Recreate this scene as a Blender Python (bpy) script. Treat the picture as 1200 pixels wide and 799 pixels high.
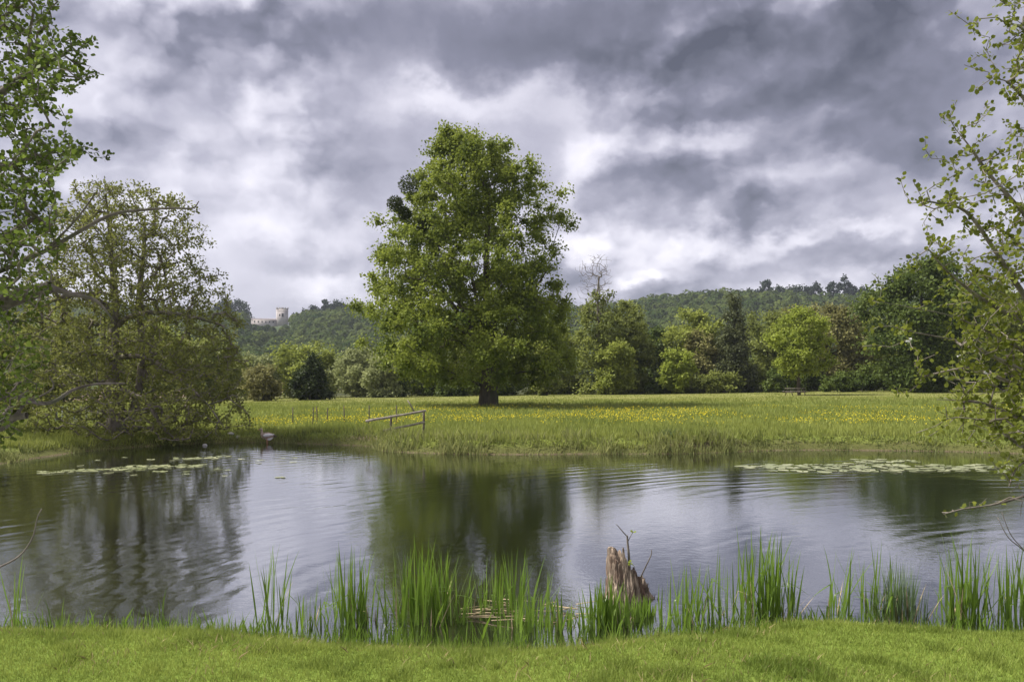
import bpy, math, random
import numpy as np
from mathutils import Vector, noise as mnoise

for o in list(bpy.data.objects): bpy.data.objects.remove(o)
sc = bpy.context.scene
C = sc.collection
PI = math.pi

# ------------------------------------------------------------------ camera
F, HOR, EYE = 1000.0, 447.0, 2.2          # focal length and horizon in photo pixels (1200 wide), eye height over the water
cam = bpy.data.cameras.new('camera'); cam_o = bpy.data.objects.new('camera', cam); C.objects.link(cam_o)
cam.sensor_width = 36; cam.lens = 36*F/1200; cam.shift_y = (HOR-399.5)/1200
cam.clip_start = 0.05; cam.clip_end = 6000
cam_o.location = (0, 0, EYE); cam_o.rotation_euler = (PI/2, 0, 0)
sc.camera = cam_o

# ------------------------------------------------------------------ light
SUN_DIR = Vector((-0.62, 0.04, 0.78)).normalized()
sun = bpy.data.lights.new('sun', 'SUN'); sun.energy = 5.0; sun.angle = math.radians(11); sun.color = (1, .95, .86)
sun_o = bpy.data.objects.new('sun', sun); C.objects.link(sun_o)
sun_o.rotation_euler = (-SUN_DIR).to_track_quat('-Z', 'Y').to_euler()
sun_o.location = (-20, 0, 40)
vs = sc.view_settings
vs.view_transform = 'Standard'; vs.look = 'None'; vs.gamma = 1; vs.exposure = 0.62; vs.use_curve_mapping = False
sc.cycles.max_bounces = 6; sc.cycles.diffuse_bounces = 2; sc.cycles.glossy_bounces = 2; sc.cycles.transmission_bounces = 4
sc.cycles.volume_bounces = 0; sc.cycles.use_denoising = True; sc.cycles.denoiser = 'OPENIMAGEDENOISE'; sc.cycles.denoising_input_passes = 'RGB_ALBEDO_NORMAL'; sc.cycles.denoising_prefilter = 'ACCURATE'; sc.cycles.sample_clamp_indirect = 6

class NB:
    """small node builder"""
    def __init__(s, nt): s.nt = nt
    def n(s, t, **k):
        nd = s.nt.nodes.new(t)
        for a, b in k.items(): setattr(nd, a, b)
        return nd
    def put(s, sock, v):
        if v is None: return
        if isinstance(v, bpy.types.NodeSocket): s.nt.links.new(v, sock)
        else: sock.default_value = v
    def m(s, op, a, b=None, c=None, clamp=False):
        nd = s.n('ShaderNodeMath', operation=op, use_clamp=clamp)
        for i, v in enumerate((a, b, c)): s.put(nd.inputs[i], v)
        return nd.outputs[0]
    def v(s, op, a, b=None, sc=None):
        nd = s.n('ShaderNodeVectorMath', operation=op)
        s.put(nd.inputs[0], a); s.put(nd.inputs[1], b)
        if sc is not None: s.put(nd.inputs['Scale'], sc)
        return nd.outputs['Value'] if op in ('LENGTH', 'DISTANCE', 'DOT_PRODUCT') else nd.outputs[0]
    def noise(s, vec, scale, detail=4, rough=.5, out='Fac', dist=0):
        nd = s.n('ShaderNodeTexNoise'); s.put(nd.inputs['Vector'], vec)
        nd.inputs['Scale'].default_value = scale; nd.inputs['Detail'].default_value = detail
        nd.inputs['Roughness'].default_value = rough; nd.inputs['Distortion'].default_value = dist
        return nd.outputs[out]
    def sep(s, vec):
        nd = s.n('ShaderNodeSeparateXYZ'); s.put(nd.inputs[0], vec); return nd.outputs
    def comb(s, x, y, z):
        nd = s.n('ShaderNodeCombineXYZ')
        for i, v in enumerate((x, y, z)): s.put(nd.inputs[i], v)
        return nd.outputs[0]
    def mix(s, f, a, b):
        nd = s.n('ShaderNodeMix', data_type='RGBA'); s.put(nd.inputs['Factor'], f)
        s.put(nd.inputs['A'], (*a, 1) if isinstance(a, tuple) else a)
        s.put(nd.inputs['B'], (*b, 1) if isinstance(b, tuple) else b)
        return nd.outputs['Result']
    def rng(s, v, a, b, c=0., d=1., kind='SMOOTHSTEP'):
        nd = s.n('ShaderNodeMapRange', interpolation_type=kind)
        s.put(nd.inputs[0], v)
        for i, q in enumerate((a, b, c, d)): nd.inputs[i+1].default_value = q
        return nd.outputs[0]
    def ramp(s, f, stops):
        nd = s.n('ShaderNodeValToRGB'); s.put(nd.inputs[0], f)
        e = nd.color_ramp.elements
        while len(e) < len(stops): e.new(.5)
        for el, (p, c) in zip(e, stops): el.position = p; el.color = (*c, 1)
        return nd.outputs[0]

# ------------------------------------------------------------------ sky: broken grey cloud over a Nishita sky
w = bpy.data.worlds.new('World'); sc.world = w; w.use_nodes = True; w.cycles.sampling_method = 'MANUAL'; w.cycles.sample_map_resolution = 512
nt = w.node_tree; nt.nodes.clear(); B = NB(nt)
sky = B.n('ShaderNodeTexSky', sky_type='NISHITA', sun_disc=False)
sky.sun_elevation = math.asin(SUN_DIR.z); sky.sun_rotation = math.atan2(SUN_DIR.x, SUN_DIR.y)
bg0 = B.n('ShaderNodeBackground'); B.put(bg0.inputs[0], sky.outputs[0]); bg0.inputs[1].default_value = 0.09
dirv = B.n('ShaderNodeTexCoord').outputs['Generated']
SKY_BASE = .53; SKY_RIM = 1.6
BL = [(560,40,180,40,-.26),(790,50,170,60,-.36),(970,120,140,60,-.34),(1060,190,130,60,-.32),(900,235,100,30,-.08),
      (770,225,95,40,-.30),(860,260,60,18,-.14),(1010,318,110,22,-.28),(340,312,60,16,-.14),(415,185,40,40,-.20),(440,245,60,18,-.10),(330,70,60,30,-.06),
      (570,118,110,20,.24),(500,108,40,14,.18),(705,168,45,22,.34),(665,200,22,36,.30),(835,172,42,18,.34),(965,225,80,22,.22),(880,80,40,10,.20),
      (300,262,130,50,.13),(350,270,80,40,.08),(400,335,50,18,.30),(290,275,30,22,.20),(720,285,70,25,.22),(870,288,50,15,.26),(1000,285,60,9,.30),(760,325,26,7,.36),
      (160,130,220,110,-.10),(300,130,26,18,.14),(690,260,40,40,.16),(990,150,18,12,.18),(230,300,60,40,.12),(830,300,60,12,.2),(640,120,60,20,.1)]
dx_, dy_, dz_ = B.sep(dirv)
az0 = B.m('ARCTAN2', dx_, dy_); el0 = B.m('MAXIMUM', B.m('ARCSINE', dz_), 0.)
q0 = B.comb(az0, B.m('MULTIPLY_ADD', B.m('LOGARITHM', B.m('ADD', el0, .08), 2.71828), .09, B.m('MULTIPLY', el0, 1.1)), 0.)
def n2d(vec, scale, detail, rough, out='Fac'):
    nd = B.n('ShaderNodeTexNoise', noise_dimensions='2D'); B.put(nd.inputs['Vector'], vec)
    nd.inputs['Scale'].default_value = scale; nd.inputs['Detail'].default_value = detail; nd.inputs['Roughness'].default_value = rough
    return nd.outputs[out]
def puff(vec, scale, rough=.5):
    """billows: rounded heads with creases between them"""
    nd = B.n('ShaderNodeTexVoronoi', feature='F1', voronoi_dimensions='2D', normalize=True); B.put(nd.inputs['Vector'], vec)
    nd.inputs['Scale'].default_value = scale; nd.inputs['Detail'].default_value = 3.0; nd.inputs['Roughness'].default_value = rough; nd.inputs['Lacunarity'].default_value = 2.2
    d = nd.outputs['Distance']; return B.m('MULTIPLY_ADD', B.m('MULTIPLY', d, d), -1.6, 1.)
wn = B.v('SUBTRACT', n2d(q0, 8, 4, .5, 'Color'), (.5, .5, .5)); wn2 = B.v('SUBTRACT', n2d(q0, 30, 4, .6, 'Color'), (.5, .5, .5))
q1 = B.v('ADD', B.v('ADD', q0, B.v('SCALE', wn, sc=.035)), B.v('SCALE', wn2, sc=.020))
ql = B.v('ADD', B.comb(az0, el0, 0.), B.v('ADD', B.v('SCALE', wn, sc=.075), B.v('SCALE', wn2, sc=.03)))
tot = SKY_BASE
for (px, py, sx, sy, a) in BL:
    d_ = B.v('MULTIPLY', B.v('SUBTRACT', ql, (math.atan2(px-600, F), math.atan2(HOR-py, F), 0)), (F/sx*.87, F/sy*.87, 0))
    tot = B.m('MULTIPLY_ADD', B.m('EXPONENT', B.m('MULTIPLY', B.v('DOT_PRODUCT', d_, d_), -1.)), a, tot)
p1 = puff(q1, 5.2); p2 = puff(B.v('ADD', q1, (.014, -.026, 0)), 5.2)
f1 = n2d(q1, 3.6, 8, .55)
soft = B.rng(n2d(B.v('ADD', q0, (5.4, 2.9, 0)), 1.6, 2, .5), .30, .52)          # some stretches are smooth stratus
tot = B.m('MULTIPLY_ADD', B.m('SUBTRACT', f1, .5), .42, tot)
tot = B.m('MULTIPLY_ADD', B.m('MULTIPLY', B.m('SUBTRACT', p1, p2), B.m('MULTIPLY_ADD', soft, .9, .2)), SKY_RIM, tot)
tot = B.m('MULTIPLY_ADD', B.m('SUBTRACT', p1, .7), B.m('MULTIPLY_ADD', soft, .35, .08), tot)
ccol = B.ramp(B.m('MULTIPLY_ADD', tot, .80, .16), [(0.0, (.085,.087,.118)), (.16, (.128,.130,.172)), (.36, (.205,.205,.27)), (.576, (.42,.41,.50)), (.80, (.72,.70,.79)), (.97, (.92,.89,.95))])
bg1 = B.n('ShaderNodeBackground'); B.put(bg1.inputs[0], ccol); bg1.inputs[1].default_value = 0.80
mx = B.n('ShaderNodeMixShader'); mx.inputs[0].default_value = .93
nt.links.new(bg0.outputs[0], mx.inputs[1]); nt.links.new(bg1.outputs[0], mx.inputs[2])
nt.links.new(mx.outputs[0], B.n('ShaderNodeOutputWorld').inputs[0])

# ------------------------------------------------------------------ helpers
def W(px, py, D): return np.array(((px-600)/F*D, D, EYE-(py-HOR)/F*D))
def mesh_np(name, verts, faces, mat=None, rnd=None, smooth=False):
    """verts (n,3), faces (m,k) -> mesh data"""
    me = bpy.data.meshes.new(name); verts = np.asarray(verts, np.float32); faces = np.asarray(faces, np.int32)
    m, k = faces.shape
    me.vertices.add(len(verts)); me.vertices.foreach_set('co', verts.ravel())
    me.loops.add(m*k); me.loops.foreach_set('vertex_index', faces.ravel())
    me.polygons.add(m); me.polygons.foreach_set('loop_start', np.arange(m, dtype=np.int32)*k)
    if smooth: me.polygons.foreach_set('use_smooth', np.ones(m, bool))
    me.update(calc_edges=True)
    if rnd is not None:
        at = me.attributes.new('rnd', 'FLOAT', 'POINT'); at.data.foreach_set('value', np.asarray(rnd, np.float32))
    if mat: me.materials.append(mat)
    return me
def link(name, me, parent=None):
    o = bpy.data.objects.new(name, me); C.objects.link(o)
    if parent: o.parent = parent
    return o
def tag(o, label, cat=None, group=None, kind=None):
    o['label'] = label
    if cat: o['category'] = cat
    if group: o['group'] = group
    if kind: o['kind'] = kind
    return o
def thing(name, label, cat, loc=(0,0,0), group=None):
    o = bpy.data.objects.new(name, None); C.objects.link(o); o.location = [float(q) for q in loc]; o.empty_display_size = .2
    return tag(o, label, cat, group)
def unit(a): return a/np.maximum(np.linalg.norm(a, axis=-1, keepdims=True), 1e-9)
def tubes(p0, p1, r0, r1, sides=6):
    p0, p1 = np.asarray(p0, float), np.asarray(p1, float); n = len(p0)
    d = unit(p1-p0); p1 = p1+d*np.asarray(r1)[:,None]*.35
    ref = np.where(np.abs(d[:,2:3]) > .9, np.array([[1.,0,0]]), np.array([[0,0,1.]]))
    a = unit(np.cross(d, ref)); b = np.cross(d, a)
    th = np.arange(sides)*2*PI/sides
    off = np.cos(th)[None,:,None]*a[:,None]+np.sin(th)[None,:,None]*b[:,None]
    v = np.concatenate([p0[:,None]+off*np.asarray(r0)[:,None,None], p1[:,None]+off*np.asarray(r1)[:,None,None]], 1).reshape(-1,3)
    i = np.arange(sides); j = (i+1) % sides
    f = np.stack([i, j, j+sides, i+sides], 1)
    f = (f[None]+(np.arange(n)*2*sides)[:,None,None]).reshape(-1,4)
    return v, f
def poly_tube(pts, rad, sides=8):
    """one continuous tube along a polyline"""
    pts = np.asarray(pts, float); n = len(pts); rad = np.broadcast_to(rad, (n,))
    t = unit(np.gradient(pts, axis=0)); a = np.cross(t[0], (0.13,.21,1.) if abs(t[0][2]) < .9 else (1.,.1,0)); rows = []
    for k in range(n):
        a = unit(a-t[k]*np.dot(a, t[k])); b = np.cross(t[k], a)
        th = np.arange(sides)*2*PI/sides
        rows.append(pts[k]+(np.cos(th)[:,None]*a+np.sin(th)[:,None]*b)*rad[k])
    v = np.concatenate(rows+[pts[:1], pts[-1:]]); f = []
    for k in range(n-1):
        for i in range(sides):
            j = (i+1) % sides; f.append((k*sides+i, k*sides+j, (k+1)*sides+j, (k+1)*sides+i))
    for i in range(sides):
        j = (i+1) % sides
        f.append((n*sides, j, i, i)); f.append((n*sides+1, (n-1)*sides+i, (n-1)*sides+j, (n-1)*sides+j))
    q = [x for x in f if len(set(x)) == 4]; tr = [x[:3] if x[2] == x[3] else x for x in f if len(set(x)) == 3]
    return v, q, tr
def mesh_tube(name, pts, rad, mat, sides=8):
    v, q, tr = poly_tube(pts, rad, sides); me = bpy.data.meshes.new(name)
    me.from_pydata(v.tolist(), [], q+tr); me.polygons.foreach_set('use_smooth', [True]*len(me.polygons))
    me.materials.append(mat); return me
def spline(pts, n):
    """Catmull-Rom through pts, n samples per span"""
    p = np.asarray(pts, float); p = np.vstack([2*p[0]-p[1], p, 2*p[-1]-p[-2]]); out = []
    for i in range(1, len(p)-2):
        for k in range(n):
            t = k/n; a, b, c, d = p[i-1], p[i], p[i+1], p[i+2]
            out.append(.5*(2*b+(c-a)*t+(2*a-5*b+4*c-d)*t*t+(3*b-a-3*c+d)*t**3))
    out.append(p[-2]); return np.array(out)
def vnoise(x, y, s, seed=0):
    """cheap smooth 2-D value noise, vectorised, 0..1"""
    x = np.asarray(x)/s+seed*17.3; y = np.asarray(y)/s+seed*9.1
    xi, yi = np.floor(x), np.floor(y); fx, fy = x-xi, y-yi; fx = fx*fx*(3-2*fx); fy = fy*fy*(3-2*fy)
    h = lambda a, b: np.modf(np.abs(np.sin(a*127.1+b*311.7+seed)*43758.5453))[0]
    return (h(xi,yi)*(1-fx)+h(xi+1,yi)*fx)*(1-fy)+(h(xi,yi+1)*(1-fx)+h(xi+1,yi+1)*fx)*fy
sstep = lambda a, b, x: (lambda t: t*t*(3-2*t))(np.clip((np.asarray(x, float)-a)/(b-a), 0, 1))

# ------------------------------------------------------------------ materials
def new_mat(name):
    m = bpy.data.materials.new(name); m.use_nodes = True; m.node_tree.nodes.clear(); b = NB(m.node_tree)
    return m, b, b.n('ShaderNodeOutputMaterial')
def leaf_mat(name, dark, light, trans=.35, rough=.5, spec=.12, patch=2.0):
    m, b, out = new_mat(name)
    at = b.n('ShaderNodeAttribute', attribute_name='rnd').outputs['Fac']
    pos = b.n('ShaderNodeNewGeometry').outputs['Position']
    nz = b.noise(pos, 1/patch, 2)
    f = b.m('ADD', b.m('MULTIPLY', at, .65), b.m('MULTIPLY', b.m('SUBTRACT', nz, .35), .9), clamp=True)
    col = b.mix(f, dark, light)
    pr = b.n('ShaderNodeBsdfPrincipled'); b.put(pr.inputs['Base Color'], col)
    pr.inputs['Roughness'].default_value = rough; pr.inputs['Specular IOR Level'].default_value = spec
    tr = b.n('ShaderNodeBsdfTranslucent'); b.put(tr.inputs[0], b.mix(.5, col, b.mix(f, tuple(c*1.2 for c in light), tuple(c*1.7 for c in light))))
    mx = b.n('ShaderNodeMixShader'); mx.inputs[0].default_value = trans
    b.nt.links.new(pr.outputs[0], mx.inputs[1]); b.nt.links.new(tr.outputs[0], mx.inputs[2]); b.nt.links.new(mx.outputs[0], out.inputs[0])
    return m
def rough_mat(name, c1, c2, scale=6, stretch=(1,1,1), rough=.85, bump=.3, detail=6, spec=.2, c3=None):
    m, b, out = new_mat(name)
    pos = b.v('MULTIPLY', b.n('ShaderNodeTexCoord').outputs['Object'], stretch)
    nz = b.noise(pos, scale, detail, .6)
    col = b.ramp(nz, [(.3, c1), (.7, c2)])
    if c3:
        col = b.mix(b.rng(b.noise(pos, scale*.35, 3), .52, .68), col, c3)
    pr = b.n('ShaderNodeBsdfPrincipled'); b.put(pr.inputs['Base Color'], col); pr.inputs['Roughness'].default_value = rough
    pr.inputs['Specular IOR Level'].default_value = spec
    bp = b.n('ShaderNodeBump'); bp.inputs['Strength'].default_value = bump; bp.inputs['Distance'].default_value = .03
    b.put(bp.inputs['Height'], nz); b.put(pr.inputs['Normal'], bp.outputs[0])
    b.nt.links.new(pr.outputs[0], out.inputs[0]); return m
M = {}
M['bark'] = rough_mat('bark', (.035,.028,.02), (.12,.10,.075), 5, (1,1,.25), c3=(.07,.08,.04))
M['bark_grey'] = rough_mat('grey_bark', (.08,.066,.054), (.27,.235,.20), 7, (1,1,.5), c3=(.13,.13,.09))
M['wood'] = rough_mat('weathered_wood', (.14,.12,.10), (.34,.30,.26), 9, (1,1,1), c3=(.2,.19,.13))
M['wood_dark'] = rough_mat('dark_wood', (.06,.05,.04), (.16,.135,.11), 9)
M['paling'] = rough_mat('blue_grey_paling', (.15,.17,.19), (.27,.29,.31), 9)
M['stone'] = rough_mat('pale_stone', (.40,.37,.35), (.72,.69,.66), 12)
M['rotten'] = rough_mat('rotten_wood', (.05,.033,.024), (.50,.40,.31), 30, (1,1,.2), bump=1.0, detail=9, c3=(.16,.105,.075))
M['dead'] = rough_mat('dead_reed', (.25,.19,.10), (.52,.42,.27), 12, (1,1,1))
M['masonry'] = rough_mat('tower_masonry', (.38,.345,.335), (.52,.475,.465), .6)
M['roof'] = rough_mat('slate_roof', (.17,.15,.16), (.24,.21,.21), .8)
M['opening'] = rough_mat('dark_opening', (.05,.05,.055), (.08,.08,.085), 1)
M['mistletoe'] = leaf_mat('mistletoe_leaves', (.03,.045,.012), (.075,.095,.025), .2)
M['hero'] = leaf_mat('chestnut_leaves', (.06,.10,.016), (.27,.31,.05), .38, patch=2.2)
M['alder'] = leaf_mat('alder_leaves', (.045,.075,.014), (.15,.20,.035), .42, .5, .15, patch=1.2)
M['willow'] = leaf_mat('twiggy_tree_leaves', (.088,.098,.028), (.24,.255,.068), .36, patch=1.6)
M['hawthorn'] = leaf_mat('overhanging_leaves', (.065,.09,.014), (.22,.245,.038), .42, .5, .15, patch=.7)
M['lime'] = leaf_mat('bright_young_leaves', (.155,.205,.03), (.35,.40,.07), .4)
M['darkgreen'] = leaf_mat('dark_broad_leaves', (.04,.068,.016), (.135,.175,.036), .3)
M['olive'] = leaf_mat('olive_leaves', (.10,.125,.03), (.27,.30,.075), .35, patch=3)
M['yellowgreen'] = leaf_mat('yellow_green_leaves', (.14,.175,.032), (.32,.355,.075), .35, patch=3)
M['brownish'] = leaf_mat('brownish_spring_leaves', (.135,.13,.045), (.29,.28,.11), .3, patch=3)
M['conifer'] = leaf_mat('conifer_needles', (.055,.068,.032), (.15,.165,.07), .15, patch=3)
M['yew'] = leaf_mat('yew_needles', (.02,.032,.011), (.062,.085,.024), .15, patch=2)
M['pale'] = leaf_mat('pale_grey_green_leaves', (.16,.185,.075), (.36,.39,.175), .35, patch=3)
M['hillwood'] = leaf_mat('far_wood_leaves', (.022,.044,.015), (.115,.14,.038), .2, .9, .0, patch=14)
M['hilldark'] = leaf_mat('far_dark_leaves', (.015,.03,.016), (.045,.068,.03), .15, patch=6)
M['lawn'] = leaf_mat('mown_grass', (.12,.18,.028), (.31,.36,.082), .35, .55, .2, patch=.5)
M['meadow'] = leaf_mat('meadow_grass', (.13,.178,.034), (.31,.33,.085), .35, .55, .2, patch=3)
M['fringe'] = leaf_mat('bank_sedge', (.09,.125,.03), (.33,.33,.13), .35, .55, .2, patch=1.2)
M['reed'] = leaf_mat('reed_blade', (.06,.115,.014), (.18,.28,.035), .35, .35, .4, patch=.3)
M['rush'] = leaf_mat('rush_blade', (.07,.12,.05), (.17,.23,.10), .3, .4, .4, patch=.3)
M['straw'] = leaf_mat('straw', (.20,.15,.07), (.46,.38,.20), .2, patch=.4)
M['flower'] = leaf_mat('buttercup_petal', (.78,.60,.015), (.88,.74,.04), .3)
M['white_flower'] = leaf_mat('white_blossom', (.7,.7,.66), (.85,.85,.82), .3)
M['pad'] = leaf_mat('lily_pad_leaf', (.17,.20,.075), (.44,.45,.27), .1, .3, .5, patch=.8)

# ------------------------------------------------------------------ ground, pond
far_px = [(-60,556),(0,544),(60,534),(110,528),(160,524),(210,521),(255,519),(300,518.5),(350,520),(400,521.5),(435,523.5),(447,528),(480,530.5),(540,532),(620,532.5),(700,532),(780,532),(850,530),(900,528),(960,527.5),(1040,528),(1110,529),(1180,531),(1260,534)]
far_w = [((px-600)/F*(EYE*F/(py-HOR)), EYE*F/(py-HOR)) for px, py in far_px]
near_w = [(19.5,22),(18,15),(12,10),(8.2,9.2),(6.2,8.6),(5.2,7.6),(4.2,7.35),(3.3,7.55),(2.5,7.75),(1.9,7.45),(1.1,7.25),(.3,7.0),(-.6,6.95),(-1.4,7.1),(-2.2,7.35),(-3.2,7.5),(-4.4,7.5),(-6.0,7.7),(-8.2,8.8),(-9.6,11),(-11.4,13.5),(-13.4,17),(-14.2,19.2)]
POND = spline(np.array(far_w+near_w+[far_w[0]]), 5)[:-1]
def pond_dist(x, y):
    """signed distance to the shoreline, positive on land"""
    x = np.asarray(x, float); y = np.asarray(y, float); shp = x.shape; x = x.ravel(); y = y.ravel()
    best = np.full(x.shape, 1e9); ins = np.zeros(x.shape, bool)
    for (ax, ay), (bx, by) in zip(POND, np.roll(POND, -1, 0)):
        dx, dy = bx-ax, by-ay
        t = np.clip(((x-ax)*dx+(y-ay)*dy)/(dx*dx+dy*dy+1e-12), 0, 1)
        best = np.minimum(best, (x-ax-t*dx)**2+(y-ay-t*dy)**2)
        if ay != by: ins ^= ((ay > y) != (by > y)) & (x < dx*(y-ay)/dy+ax)
    return (np.sqrt(best)*np.where(ins, -1, 1)).reshape(shp)
def G(x, y, d=None):
    """ground height"""
    x = np.asarray(x, float); y = np.asarray(y, float)
    if d is None: d = pond_dist(x, y)
    near = 1-sstep(8.5, 14, y)
    t = sstep(30, 100, y)
    zf = .42+.05*(vnoise(x, y, 6, 1)-.5)*(1-t)+t*(.16+.012*np.clip(x, -60, 70))+(vnoise(x, y, 15, 2)-.5)*.08*sstep(30, 45, y)
    zf = zf-.16*sstep(-4, -11, x)*(1-sstep(38, 70, y))
    zn = .17+.022*np.clip(7.3-y, 0, 8)+(vnoise(x, y, .9, 3)-.5)*.06
    zt = zf*(1-near)+zn*near
    wd = .45+.5*vnoise(x, y, 1.6, 4)*(1-near)+.25*near
    up = zt*sstep(-.02, 1, d/wd); dn = -.7*sstep(0, 1, -d/2.2)-.02
    return np.where(d > 0, up, dn)
def G1(x, y): return float(G(np.array([x]), np.array([y]))[0])
def seq(*parts):
    out = []
    for a, b, s in parts: out.append(np.arange(a, b, s))
    return np.concatenate(out)
xs = seq((-1400,-100,65),(-100,-30,5),(-30,-8,.5),(-8,8,.13),(8,32,.5),(32,100,5),(100,1401,65))
ys = seq((-60,2,3),(2,5.5,.25),(5.5,9,.08),(9,21,.5),(21,33.5,.22),(33.5,60,.9),(60,130,3),(130,1500,60))
X, Y = np.meshgrid(xs, ys)
D_ = np.full(X.shape, 60.); nearm = (np.abs(X) < 34) & (Y < 45)
D_[nearm] = pond_dist(X[nearm], Y[nearm])
Z = G(X, Y, D_)
nx, ny = len(xs), len(ys)
i, j = np.meshgrid(np.arange(nx-1), np.arange(ny-1)); a = (j*nx+i).ravel()
gm, b, out = new_mat('ground_turf')
pos = b.n('ShaderNodeNewGeometry').outputs['Position']; gx, gy, gz = b.sep(pos)
n1 = b.noise(pos, .25, 5); n2 = b.noise(pos, 9, 4); n3 = b.noise(pos, .06, 3)
lawn = b.mix(n2, (.085,.14,.02), (.20,.26,.05))
mead = b.mix(b.rng(b.m('ADD', n1, b.m('MULTIPLY', b.m('SUBTRACT', n2, .5), .4)), .3, .7), (.085,.12,.022), (.17,.20,.045))
dry = b.mix(n1, (.17,.19,.05), (.27,.24,.095))
mead = b.mix(b.m('MULTIPLY', b.rng(b.m('ADD', gy, b.m('MULTIPLY', n3, 30)), 74, 88), .8), mead, dry)
col = b.mix(b.rng(gy, 9, 13), lawn, mead)
nrm = b.sep(b.n('ShaderNodeNewGeometry').outputs['Normal'])[2]
soil = b.mix(n2, (.07,.05,.035), (.20,.145,.11))
col = b.mix(b.m('MULTIPLY', b.rng(b.m('ADD', nrm, b.m('MULTIPLY', b.m('SUBTRACT', n1, .5), .9)), .93, .60), b.rng(gy, 60, 45)), col, soil)
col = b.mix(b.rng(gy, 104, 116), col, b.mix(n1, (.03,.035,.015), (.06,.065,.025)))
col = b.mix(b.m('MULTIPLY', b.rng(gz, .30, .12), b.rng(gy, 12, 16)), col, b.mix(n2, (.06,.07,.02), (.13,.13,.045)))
col = b.mix(b.rng(gz, .06, -.02), col, soil)
pr = b.n('ShaderNodeBsdfPrincipled'); b.put(pr.inputs['Base Color'], col); pr.inputs['Roughness'].default_value = .95; pr.inputs['Specular IOR Level'].default_value = .1
bp = b.n('ShaderNodeBump'); bp.inputs['Strength'].default_value = .5; bp.inputs['Distance'].default_value = .05; b.put(bp.inputs['Height'], n2); b.put(pr.inputs['Normal'], bp.outputs[0])
b.nt.links.new(pr.outputs[0], out.inputs[0])
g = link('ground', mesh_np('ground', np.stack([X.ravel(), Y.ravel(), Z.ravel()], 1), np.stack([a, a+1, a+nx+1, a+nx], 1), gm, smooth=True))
tag(g, 'grassy ground of the lawn, the pond banks and the meadow', kind='structure')

# water: a closed sheet following the shoreline, its ripples in the material
wm, b, out = new_mat('pond_water')
pos = b.n('ShaderNodeNewGeometry').outputs['Position']; wx, wy, wz = b.sep(pos)
def ring(cx, cy, lam, warp, seed):
    r = b.v('LENGTH', b.v('SUBTRACT', pos, (cx, cy, 0)))
    r = b.m('MULTIPLY_ADD', b.noise(b.v('ADD', pos, (seed, 0, 0)), .35, 3), warp, r)
    return b.m('SINE', b.m('MULTIPLY', r, 2*PI/lam))
n_big = b.noise(pos, .16, 3)
mask = b.rng(b.noise(b.v('ADD', pos, (31, 7, 0)), .17, 2), .40, .62)
r1 = ring(11, 7, .58, 1.6, 0); r2 = ring(13, 2, .33, 1.5, 9)
stv = b.v('MULTIPLY', pos, (1, 1.0, 1))
h = b.m('MULTIPLY', b.m('ADD', b.m('MULTIPLY', r1, .0013), b.m('MULTIPLY', r2, .0006)), b.m('MULTIPLY_ADD', mask, 1.0, .12))
h = b.m('MULTIPLY_ADD', b.noise(stv, 1.7, 2, .45), .0014, h)
h = b.m('MULTIPLY_ADD', b.noise(stv, 8, 3, .55), .0016, h)
h = b.m('MULTIPLY_ADD', b.noise(stv, 34, 2, .5), .0005, h)
bp = b.n('ShaderNodeBump'); bp.inputs['Strength'].default_value = 1; bp.inputs['Distance'].default_value = 1.0; b.put(bp.inputs['Height'], h)
pr = b.n('ShaderNodeBsdfPrincipled')
b.put(pr.inputs['Base Color'], b.mix(b.noise(pos, .4, 3), (.007,.009,.004), (.015,.016,.007)))
pr.inputs['Roughness'].default_value = .02; pr.inputs['IOR'].default_value = 1.85; pr.inputs['Specular IOR Level'].default_value = .5
b.put(pr.inputs['Normal'], bp.outputs[0])
gl = b.n('ShaderNodeBsdfGlossy'); gl.inputs['Color'].default_value = (.90,.93,1.,1); gl.inputs['Roughness'].default_value = .02; b.put(gl.inputs['Normal'], bp.outputs[0])
mx = b.n('ShaderNodeMixShader'); mx.inputs[0].default_value = .32; b.nt.links.new(pr.outputs[0], mx.inputs[1]); b.nt.links.new(gl.outputs[0], mx.inputs[2]); b.nt.links.new(mx.outputs[0], out.inputs[0])
cen = POND.mean(0)
ring_o = POND+unit(POND-cen)*.9                       # runs on under the banks
me = bpy.data.meshes.new('water'); me.from_pydata([(float(p[0]), float(p[1]), 0.) for p in ring_o], [], [list(range(len(ring_o)))]); me.materials.append(wm)
wo = link('water', me); tag(wo, 'still dark pond water with faint ripples', kind='structure')
if me.polygons[0].normal.z < 0: me.flip_normals()

# hills behind
RX = np.array([-900,-600,-330,-230,-205,-190,-160,-146,-136,-112,-60,0,50,87,112,143,186,217,248,300,400,600,900.])
RZ = np.array([48,52,50,48,47,40,38.5,42,45,47,46,46,48,52,56,59,59,56,56,55,52,48,44.])
def hill_z(x, y):
    x = np.asarray(x, float); y = np.asarray(y, float)
    xr = x*620/np.maximum(y, 300.)
    return np.interp(xr, RX, RZ)*sstep(250, 640, y)**1.0+(vnoise(x, y, 60, 5)-.5)*9*sstep(280, 420, y)-.6
hx = np.arange(-1000, 1001, 20.); hy = np.concatenate([np.arange(235, 660, 15.), np.arange(660, 1000, 60.)])
HX, HY = np.meshgrid(hx, hy); HZ = hill_z(HX, HY)
i, j = np.meshgrid(np.arange(len(hx)-1), np.arange(len(hy)-1)); a = (j*len(hx)+i).ravel(); q = len(hx)
M['hillground'] = rough_mat('hill_ground', (.03,.05,.018), (.09,.12,.035), .05)
hg = link('hills', mesh_np('hills', np.stack([HX.ravel(), HY.ravel(), HZ.ravel()], 1), np.stack([a, a+1, a+q+1, a+q], 1), M['hillground'], smooth=True))
tag(hg, 'low wooded hills closing the valley behind the meadow', kind='structure')

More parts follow.
